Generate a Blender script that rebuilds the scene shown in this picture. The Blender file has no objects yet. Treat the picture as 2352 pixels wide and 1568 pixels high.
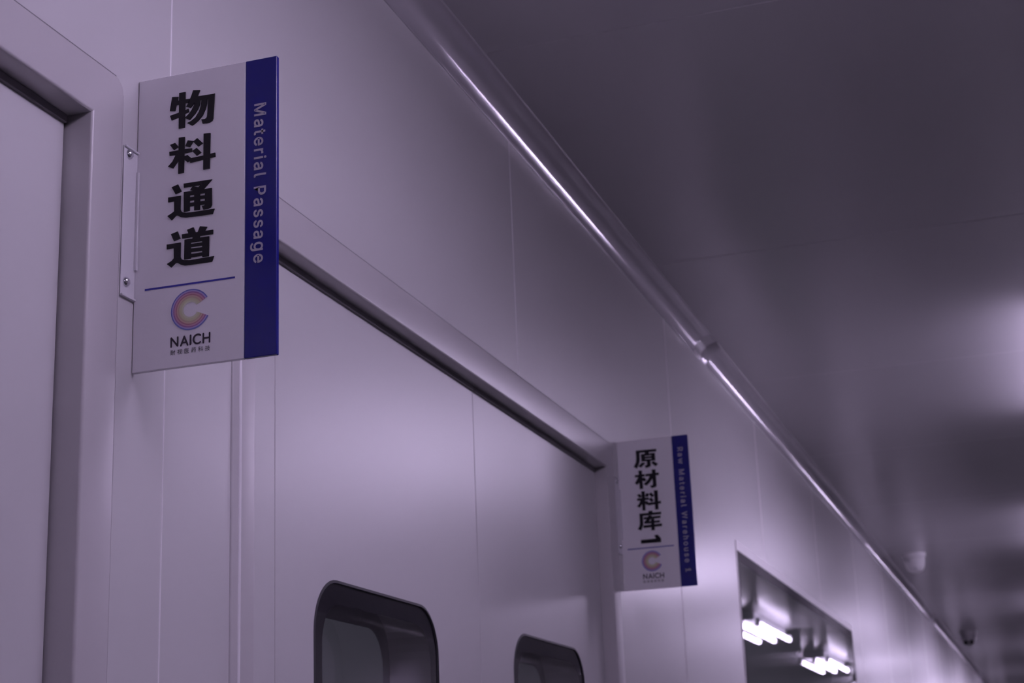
import bpy, bmesh, math
from mathutils import Vector, Matrix
from mathutils.geometry import tessellate_polygon

S = bpy.context.scene
C = S.collection

# ---------------------------------------------------------------- camera
CAM_Z = 1.45
cam_d = bpy.data.cameras.new('camera')
cam_d.sensor_width = 36.0
cam_d.lens = 3783.87 / 2352 * 36.0
cam_d.clip_start = 0.05
cam = bpy.data.objects.new('camera', cam_d)
C.objects.link(cam)
R_ = Vector((0.9482537, 0.31512976, -0.03883489))
U_ = Vector((0.12265287, -0.25073699, 0.96025373))
F_ = Vector((-0.29286718, 0.91532737, 0.27641385))
m = Matrix((R_, U_, -F_)).transposed().to_4x4()
m.translation = Vector((0.8, 0.0, CAM_Z))
cam.matrix_world = m
cam_d.dof.use_dof = True
cam_d.dof.focus_distance = 1.62
cam_d.dof.aperture_fstop = 13.0
S.camera = cam

# ---------------------------------------------------------------- world, light level, exposure
W = bpy.data.worlds.new('world')
S.world = W
W.use_nodes = True
W.node_tree.nodes['Background'].inputs[0].default_value = (0.012, 0.010, 0.015, 1)
W.node_tree.nodes['Background'].inputs[1].default_value = 1.0
LAMP_COLOR = (0.97, 0.80, 1.20, 1)
LAMP_POWER = 25.5
ROOM_FILL_POWER = 8.0
S.view_settings.view_transform = 'Standard'
S.view_settings.look = 'None'
S.view_settings.gamma = 1.0
S.view_settings.use_curve_mapping = False
S.view_settings.exposure = -0.70
S.cycles.use_denoising = True
S.cycles.max_bounces = 12
S.cycles.diffuse_bounces = 6
S.cycles.glossy_bounces = 6
S.cycles.transparent_max_bounces = 12
S.cycles.sample_clamp_indirect = 12.0

# ---------------------------------------------------------------- materials
def mat(name, color, rough=0.5, spec=0.5, metal=0.0, bump=None, trans=0.0):
    M = bpy.data.materials.new(name)
    M.use_nodes = True
    nt = M.node_tree
    b = nt.nodes['Principled BSDF']
    b.inputs['Base Color'].default_value = (*color, 1)
    b.inputs['Roughness'].default_value = rough
    b.inputs['Specular IOR Level'].default_value = spec
    b.inputs['Metallic'].default_value = metal
    if trans:       # opal acrylic lets some light through from behind
        tl = nt.nodes.new('ShaderNodeBsdfTranslucent'); tl.inputs['Color'].default_value = (*color, 1)
        mx = nt.nodes.new('ShaderNodeMixShader'); mx.inputs[0].default_value = trans
        nt.links.new(b.outputs[0], mx.inputs[1]); nt.links.new(tl.outputs[0], mx.inputs[2])
        nt.links.new(mx.outputs[0], nt.nodes['Material Output'].inputs['Surface'])
    if bump:
        # gentle sheet-metal waviness: (scale vector, noise scale, strength, distance)
        sc, ns, st, di = bump
        tc = nt.nodes.new('ShaderNodeNewGeometry')
        mp = nt.nodes.new('ShaderNodeMapping')
        mp.inputs['Scale'].default_value = sc
        nz = nt.nodes.new('ShaderNodeTexNoise')
        nz.inputs['Scale'].default_value = ns
        nz.inputs['Detail'].default_value = 1.5
        bp = nt.nodes.new('ShaderNodeBump')
        bp.inputs['Strength'].default_value = st
        bp.inputs['Distance'].default_value = di
        nt.links.new(tc.outputs['Position'], mp.inputs['Vector'])
        nt.links.new(mp.outputs['Vector'], nz.inputs['Vector'])
        nt.links.new(nz.outputs['Fac'], bp.inputs['Height'])
        nt.links.new(bp.outputs['Normal'], b.inputs['Normal'])
    return M

def thin_glass(name, tint):
    M = bpy.data.materials.new(name)
    M.use_nodes = True
    nt = M.node_tree
    for n in list(nt.nodes):
        if n.type == 'BSDF_PRINCIPLED':
            nt.nodes.remove(n)
    out = nt.nodes['Material Output']
    fr = nt.nodes.new('ShaderNodeFresnel'); ge = nt.nodes.new('ShaderNodeNewGeometry')
    io = nt.nodes.new('ShaderNodeMath'); io.operation = 'MULTIPLY_ADD'   # the same reflectance from either face of the pane
    io.inputs[1].default_value = 1 / 1.52 - 1.52; io.inputs[2].default_value = 1.52
    nt.links.new(ge.outputs['Backfacing'], io.inputs[0]); nt.links.new(io.outputs[0], fr.inputs['IOR'])
    tr = nt.nodes.new('ShaderNodeBsdfTransparent'); tr.inputs['Color'].default_value = (*tint, 1)
    gl = nt.nodes.new('ShaderNodeBsdfGlossy'); gl.inputs['Roughness'].default_value = 0.012
    mx = nt.nodes.new('ShaderNodeMixShader')
    nt.links.new(fr.outputs[0], mx.inputs[0])
    nt.links.new(tr.outputs[0], mx.inputs[1])
    nt.links.new(gl.outputs[0], mx.inputs[2])
    nt.links.new(mx.outputs[0], out.inputs['Surface'])
    return M

def emitter(name, color, strength):
    M = bpy.data.materials.new(name)
    M.use_nodes = True
    b = M.node_tree.nodes['Principled BSDF']
    b.inputs['Base Color'].default_value = (0.8, 0.8, 0.8, 1)
    b.inputs['Emission Color'].default_value = color
    b.inputs['Emission Strength'].default_value = strength
    return M

PANEL = mat('painted_panel', (0.60, 0.59, 0.60), 0.27, 0.5, bump=((1, 1, 0.5), 2.6, 0.10, 0.02))
CEIL = mat('painted_ceiling_panel', (0.56, 0.55, 0.57), 0.19, 0.42, bump=((1, 1, 1), 2.2, 0.10, 0.02))
LEAF = mat('painted_door_leaf', (0.59, 0.58, 0.59), 0.33, 0.48, bump=((1, 1, 0.6), 3.0, 0.08, 0.02))
FRAME = mat('painted_frame', (0.53, 0.512, 0.525), 0.32, 0.45)
TOPSEAL = mat('grey_door_seal', (0.17, 0.16, 0.17), 0.5, 0.3)
SEALANT = mat('white_sealant', (0.82, 0.80, 0.82), 0.4, 0.5)
SHADOWJOINT = mat('joint_shadow_gap', (0.22, 0.21, 0.22), 0.6, 0.3)
COVE = mat('glossy_cove', (0.60, 0.58, 0.61), 0.11, 0.6, metal=0.35)
BORDER = mat('black_glass_border', (0.012, 0.012, 0.016), 0.6, 0.05)
REARBORDER = mat('grey_glass_border', (0.16, 0.155, 0.18), 0.6, 0.1)
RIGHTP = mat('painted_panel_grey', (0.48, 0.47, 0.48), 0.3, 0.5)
GASKET = mat('dark_gasket', (0.05, 0.05, 0.055), 0.6)
GLASS = thin_glass('clear_glass', (0.89, 0.88, 0.92))
FLOORM = mat('epoxy_floor', (0.11, 0.115, 0.11), 0.3, 0.5)
ROOM = mat('room_paint', (0.60, 0.60, 0.62), 0.6)
PLATE = mat('white_acrylic', (0.93, 0.91, 0.94), 0.32, 0.35, trans=0.12)
BLUE = mat('blue_print', (0.009, 0.0095, 0.20), 0.2, 0.35)
BLACK = mat('black_print', (0.010, 0.009, 0.012), 0.5, 0.3)
SOFTBLACK = mat('dark_grey_print', (0.045, 0.035, 0.05), 0.5, 0.3)
PALE = mat('pale_print', (0.46, 0.43, 0.53), 0.5, 0.3)
RULE = mat('blue_rule_print', (0.05, 0.045, 0.36), 0.5, 0.3)
ALU = mat('bracket_metal', (0.72, 0.71, 0.74), 0.35, 0.5)
CHROME = mat('screw_steel', (0.75, 0.75, 0.78), 0.18, 0.5, metal=1.0)
PLASTIC = mat('white_plastic', (0.78, 0.77, 0.78), 0.4, 0.4)
GREYPLASTIC = mat('grey_plastic', (0.42, 0.41, 0.43), 0.35, 0.4)
LENS = mat('black_lens', (0.01, 0.01, 0.012), 0.1, 0.5)
LAMPSHELL = mat('lamp_housing_paint', (0.72, 0.72, 0.74), 0.45)
TUBE = emitter('lit_tube', LAMP_COLOR, LAMP_POWER)
RINGS = [mat('logo_%s' % n, c, 0.45, 0.3) for n, c in (
    ('blue', (0.16, 0.18, 0.52)), ('lilac', (0.52, 0.45, 0.72)), ('purple', (0.38, 0.16, 0.38)), ('mauve', (0.64, 0.36, 0.46)),
    ('magenta', (0.48, 0.22, 0.26)), ('pink', (0.69, 0.50, 0.42)), ('tan', (0.58, 0.45, 0.34)), ('sand', (0.66, 0.61, 0.42)),
    ('olive', (0.66, 0.66, 0.43)), ('cream', (0.70, 0.70, 0.52)), ('ivory', (0.71, 0.71, 0.56)))]

# ---------------------------------------------------------------- mesh helpers
def obj(name, bm, mats, parent=None, smooth=False, loc=None):
    me = bpy.data.meshes.new(name)
    bmesh.ops.recalc_face_normals(bm, faces=bm.faces)
    bm.to_mesh(me); bm.free()
    for M in (mats if isinstance(mats, (list, tuple)) else [mats]):
        me.materials.append(M)
    if smooth:
        for p in me.polygons:
            p.use_smooth = True
    o = bpy.data.objects.new(name, me)
    C.objects.link(o)
    if parent:
        o.parent = parent
    if loc:
        o.location = loc
    return o

def thing(name, label, cat, loc, group=None):
    o = bpy.data.objects.new(name, None)
    C.objects.link(o)
    o.location = loc
    o.empty_display_size = 0.05
    o['label'] = label; o['category'] = cat
    if group:
        o['group'] = group
    return o

def struct(o):
    o['kind'] = 'structure'
    return o

def box(bm, x0, x1, y0, y1, z0, z1, bevel=0.0, seg=2, mi=0):
    r = bmesh.ops.create_cube(bm, size=1.0)
    vs = r['verts']
    for v in vs:
        v.co = Vector((x0 + (v.co.x + .5) * (x1 - x0), y0 + (v.co.y + .5) * (y1 - y0), z0 + (v.co.z + .5) * (z1 - z0)))
    fs = list({f for v in vs for f in v.link_faces})
    for f in fs:
        f.material_index = mi
    if bevel > 0:
        es = list({e for v in vs for e in v.link_edges})
        bmesh.ops.bevel(bm, geom=es, offset=bevel, segments=seg, affect='EDGES', profile=0.5)

def quad(bm, *pts, mi=0):
    f = bm.faces.new([bm.verts.new(p) for p in pts])
    f.material_index = mi
    return f

def lathe(bm, prof, n=32, axis='z', mi=0, center=(0, 0, 0)):
    rings = []
    for (r, h) in prof:
        ring = []
        for i in range(n):
            a = 2 * math.pi * i / n
            p = {'z': (r * math.cos(a), r * math.sin(a), h), 'x': (h, r * math.cos(a), r * math.sin(a)), 'y': (r * math.cos(a), h, r * math.sin(a))}[axis]
            ring.append(bm.verts.new(Vector(p) + Vector(center)))
        rings.append(ring)
    for a, b in zip(rings, rings[1:]):
        for i in range(n):
            f = bm.faces.new((a[i], a[(i + 1) % n], b[(i + 1) % n], b[i])); f.material_index = mi
    for ring in (rings[0], rings[-1]):
        f = bm.faces.new(ring); f.material_index = mi

def poly_faces(bm, loops, place, mi=0):
    """Fill a polygon (first loop) with holes (other loops); place maps 2-D to 3-D. Returns the vertex loops."""
    vl = [[bm.verts.new(place(*p)) for p in lp] for lp in loops]
    flat = [v for l in vl for v in l]
    tris = tessellate_polygon([[Vector((p[0], p[1], 0)) for p in lp] for lp in loops])
    for t in tris:
        try:
            f = bm.faces.new([flat[i] for i in t]); f.material_index = mi
        except ValueError:
            pass
    return vl

def prism(bm, loop, place0, place1, mi=0):
    a = poly_faces(bm, [loop], place0, mi)[0]
    b = poly_faces(bm, [loop], place1, mi)[0]
    n = len(loop)
    for i in range(n):
        f = bm.faces.new((a[i], a[(i + 1) % n], b[(i + 1) % n], b[i])); f.material_index = mi

def rrect(y0, y1, z0, z1, r, n=10):
    pts = []
    for cx, cz, a0 in ((y1 - r, z1 - r, 0), (y0 + r, z1 - r, 90), (y0 + r, z0 + r, 180), (y1 - r, z0 + r, 270)):
        for i in range(n + 1):
            a = math.radians(a0 + 90 * i / n)
            pts.append((cx + r * math.cos(a), cz + r * math.sin(a)))
    return pts

# ---------------------------------------------------------------- signboard lettering outlines, millimetres from the plate's lower wall-side corner
PASSAGE_GLYPHS = {
    'wu': [[[38.5,276.3],[45.2,275.3],[42,260.8],[36.1,261.9]],[[41.9,271],[46.4,271.4],[52.7,271.2],[57.8,271],[56.2,266.9],[52.6,267.3],[46.5,266.9],[42.3,266.7]],[[46.2,279.3],[53,279.1],[52.9,241.4],[46.3,241.5]],[[36.4,256.6],[46.2,258.3],[52.9,259.8],[56.7,260.6],[57.5,257.1],[52.7,256.1],[46.3,253.5],[38.3,251.5]],[[61.5,279.3],[69,278.1],[66.4,271.9],[64.2,267.1],[61.5,263.8],[59,261.1],[53.9,263.4],[56.7,266.6],[58.1,270.4],[59.9,274.5]],[[66.2,272],[85,271.5],[84.9,266.9],[78,267.4],[71,267.7],[63.5,267.2]],[[63.9,267.9],[69.5,267.9],[69.1,263.4],[67,258.4],[64.1,254.2],[60.2,250.5],[58.1,248.5],[53,251.7],[57.2,255],[60.1,258.6],[62.5,262.8]],[[70.9,267.9],[77.2,267.8],[76.7,262.6],[74.9,256.2],[72.3,250.7],[67.8,246.2],[63.3,243.2],[60.7,242.2],[55.4,245.7],[60,247.2],[64.5,250.2],[68.1,255.4],[70.1,260.8]],[[78.1,267.6],[85.2,271.8],[83.8,245.9],[82.9,243.6],[80.5,242.2],[76.8,241.9],[72.4,242.3],[71,246.8],[74.7,246.5],[76.4,247.2],[77.2,249],[77.5,253.7]]],
    'liao': [[[37.1,225.8],[42.7,227],[46.5,222.2],[41.3,219.7]],[[46.5,231.8],[53.1,231.4],[52.7,194.3],[46.6,194.3]],[[56.6,227.3],[62.7,225.6],[58.8,219.9],[53.8,221.7]],[[36.5,218.6],[46.7,218.6],[52.7,218.8],[61.2,218.2],[61.2,214.6],[52.8,214.4],[46.5,214.1],[36.8,214.6]],[[44.2,215.5],[47.1,215.1],[47,208.1],[40.8,200.7],[35.4,203.4],[40.1,207.8]],[[52.5,211.3],[56.6,212],[61.1,207.7],[59.6,205.6],[56.3,204.6],[52.8,208.1]],[[62.3,224.9],[66.9,227.9],[73.1,221.6],[68,218.9]],[[61.5,215.3],[66.4,217.8],[71.6,212.2],[66.5,209.6]],[[59.2,207.7],[62.3,208.2],[74.3,208.6],[86.4,209.5],[86.7,205.4],[74.4,204.5],[59.4,203.5]],[[73.7,231.3],[81,230.8],[80.7,194],[73.8,194]]],
    'tong': [[[39.8,181.2],[46.7,183.1],[50.7,175.3],[44.1,173.5]],[[36.2,171.1],[49.8,171],[49.7,157.5],[50.5,155.2],[52.5,153.4],[56,152.4],[69.2,152],[86.4,152],[84.5,146.9],[69.2,147.2],[55.5,147.8],[50.1,149],[46.5,151.3],[45,151.3],[40.4,147.2],[35.7,152.2],[40.6,154.4],[43,156],[42.8,166.4],[36.3,166.3]],[[52.8,182.9],[83.5,182.4],[74.8,174],[68.6,176.4],[71.1,178.6],[53.1,178.8]],[[62.8,178.7],[70.3,176.2],[75.6,173.7],[71.8,172.1],[63.7,173.9],[59.9,175.1]],[[53.1,174],[59.4,174],[59.7,154],[53.5,153.9]],[[53.1,174],[83.2,173.6],[83.3,168.8],[76.4,169.7],[64.4,169.8],[53.2,169.9]],[[64.4,173.7],[70.6,173.4],[70.7,153.5],[64.6,153.7]],[[76,173.6],[83.2,173.6],[83.5,156.4],[82.3,154],[79.3,153],[74.4,152.9],[72.8,156.8],[75.7,157],[76.1,158.1]],[[59,167.8],[76.5,167.3],[76.5,164.1],[59,164.4]],[[59.1,162],[76.6,161.6],[76.3,158],[59.1,158.6]]],
    'dao': [[[40,133],[47.2,134.8],[50.3,127.2],[43.3,125.6]],[[35.7,123.1],[50.7,123.1],[50.7,108.6],[51.9,106],[54.5,104.8],[61,103.8],[86.4,104.2],[84.2,98.9],[61.1,99.2],[55.2,99.5],[50.9,100.9],[47.4,103.2],[45.6,103.1],[40.9,99.3],[36.2,103.4],[41.3,105.8],[43.6,108.2],[43.3,118.5],[35.8,118.4]],[[57.3,134.9],[64.2,136.5],[66.3,131.5],[66,130.1],[59.3,129.9]],[[71.1,136.4],[78.8,134.8],[76.4,130.7],[74.8,129.6],[68.7,130.5]],[[51.8,131.2],[66.5,131],[85.1,130.9],[85,126.6],[70.7,126.8],[63.6,126.8],[52.2,126.9]],[[63.5,127.5],[71.5,127.5],[70.6,124.3],[63.3,123.7]],[[54.8,125.2],[61.4,125.3],[61.8,105.6],[54.7,105.5]],[[54.8,125.2],[81.1,124.9],[81.1,121.1],[73.8,121.3],[61.3,121.5],[54.8,121.6]],[[73.8,124.9],[81.1,124.9],[80.9,104.9],[74.1,105.1]],[[61,120],[74.1,119.8],[74.1,116.7],[61,116.8]],[[61,115.3],[74.1,114.9],[74.2,111.6],[61.1,111.8]],[[61.1,109.8],[74.2,109.7],[74.1,106.5],[61.2,106.5]]],
}
WAREHOUSE_GLYPHS = {
    'yuan': [[[40.5,277.7],[82.5,277.2],[82.1,272.2],[47.8,272.7],[40.3,273.3]],[[40.5,277.5],[47.8,276],[47.4,258.5],[46.1,252.5],[40.6,241.2],[34.4,245.2],[39.6,254],[40.5,261.9]],[[58.9,274.1],[67.8,273.9],[66.3,268.7],[58.2,268.9]],[[50.3,269.3],[57.6,269.6],[58.1,254.8],[51,254.5]],[[50.3,269.3],[79.1,269.6],[78.8,264.6],[71.8,265.7],[57.3,265.3],[50.6,265.5]],[[71.7,269.6],[78.9,269.6],[79.2,254.1],[71.4,254.4]],[[56.4,263.8],[72.8,263.8],[72.4,259.7],[56.6,259.9]],[[50.7,258.6],[72,257.7],[79.3,256.1],[79,254.2],[68.6,254.2],[51,254.6]],[[61.5,255.6],[68.9,255.3],[69.3,245.2],[67.3,242.4],[59,240.5],[56.9,245.7],[61.1,246.4],[61.8,247.9]],[[51.7,252.4],[59.1,251.1],[49.1,242.4],[43.7,245.7]],[[74.9,253.2],[84.4,246.6],[78.8,242.1],[70.6,250]]],
    'cai': [[[35.7,228.3],[55.7,228.6],[55.5,224.2],[35.5,223.8]],[[43.3,236.8],[50.4,236.4],[50.7,199.6],[44,199]],[[42.4,224.6],[47.2,223.4],[45.1,213.3],[38.9,208.5],[34.5,211.9],[39.1,218.4]],[[49.9,221],[54.3,222.1],[58.9,215.9],[53.6,213.5],[49.2,217.1]],[[57.4,228.4],[84.6,228.8],[84.1,224],[57.1,223.7]],[[70.7,236.3],[78.1,236],[78.4,203.2],[76.6,200.7],[68.1,199],[65.3,204.4],[69.8,204.4],[71.3,206.8]],[[66.2,225.7],[73.5,224.3],[70.8,217.7],[64.2,209.9],[57.7,205],[52,208.6],[58.4,213.5],[63.2,218.8]]],
    'liao': [[[37.6,188.2],[43.4,189.6],[47.2,184.3],[41.9,181.5]],[[46.6,194.5],[53.5,194],[53,155.7],[46.8,155.7]],[[56.4,189.9],[62.6,188],[58.7,181.8],[53.5,183.8]],[[37.1,180.9],[47.1,180.9],[52.8,181.2],[61.1,180.5],[61.1,176.4],[52.9,176.2],[46.9,175.8],[37.5,176.4]],[[44.6,177.9],[47.8,177.3],[47.6,169.9],[41.6,162],[36,165.1],[40.7,169.8]],[[52.3,173.5],[56.6,174.3],[61,169.6],[59.4,167.2],[56.1,166.1],[52.7,170]],[[61.6,187.3],[66.3,190.5],[72.5,183.7],[67.2,180.6]],[[60.8,177.5],[65.9,180.2],[71,174.1],[65.8,171.1]],[[58.6,169.8],[61.9,170.3],[73.3,170.7],[84.9,171.7],[85.3,167],[73.3,166.1],[58.9,165]],[[72.4,194],[79.9,193.4],[79.5,155.3],[72.6,155.3]]],
    'ku': [[[58.2,153.5],[66.4,153.9],[67,146.5],[58.8,146.2]],[[39.9,150],[84.3,150],[83.7,145.4],[46.5,145.1],[40.2,145.3]],[[40.1,149.9],[46.8,147.5],[46.4,127.6],[44.7,122.8],[41.7,116.5],[35.1,119.4],[38.9,125.3],[40.1,131]],[[48.2,142.1],[82.6,142.3],[81.8,138.1],[48.2,137.6]],[[57.9,144.8],[65,144.5],[62.1,137.9],[58.7,133],[60.4,128.8],[49.4,129.4],[48.5,132.1],[54.1,137.6]],[[49,133.2],[80.4,133.4],[80.1,129.1],[49.4,129.1]],[[62.5,137.4],[69.4,137.6],[69.2,114.9],[62.5,114.7]],[[46.8,125.9],[84.3,126.5],[84,121.7],[46.8,120.9]]],
    'yi': [[[39.8,97.4],[70.3,97.9],[67.5,104.7],[74.4,105.2],[80.3,97.6],[80.3,90.1],[40,90.3]]],
}

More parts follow.
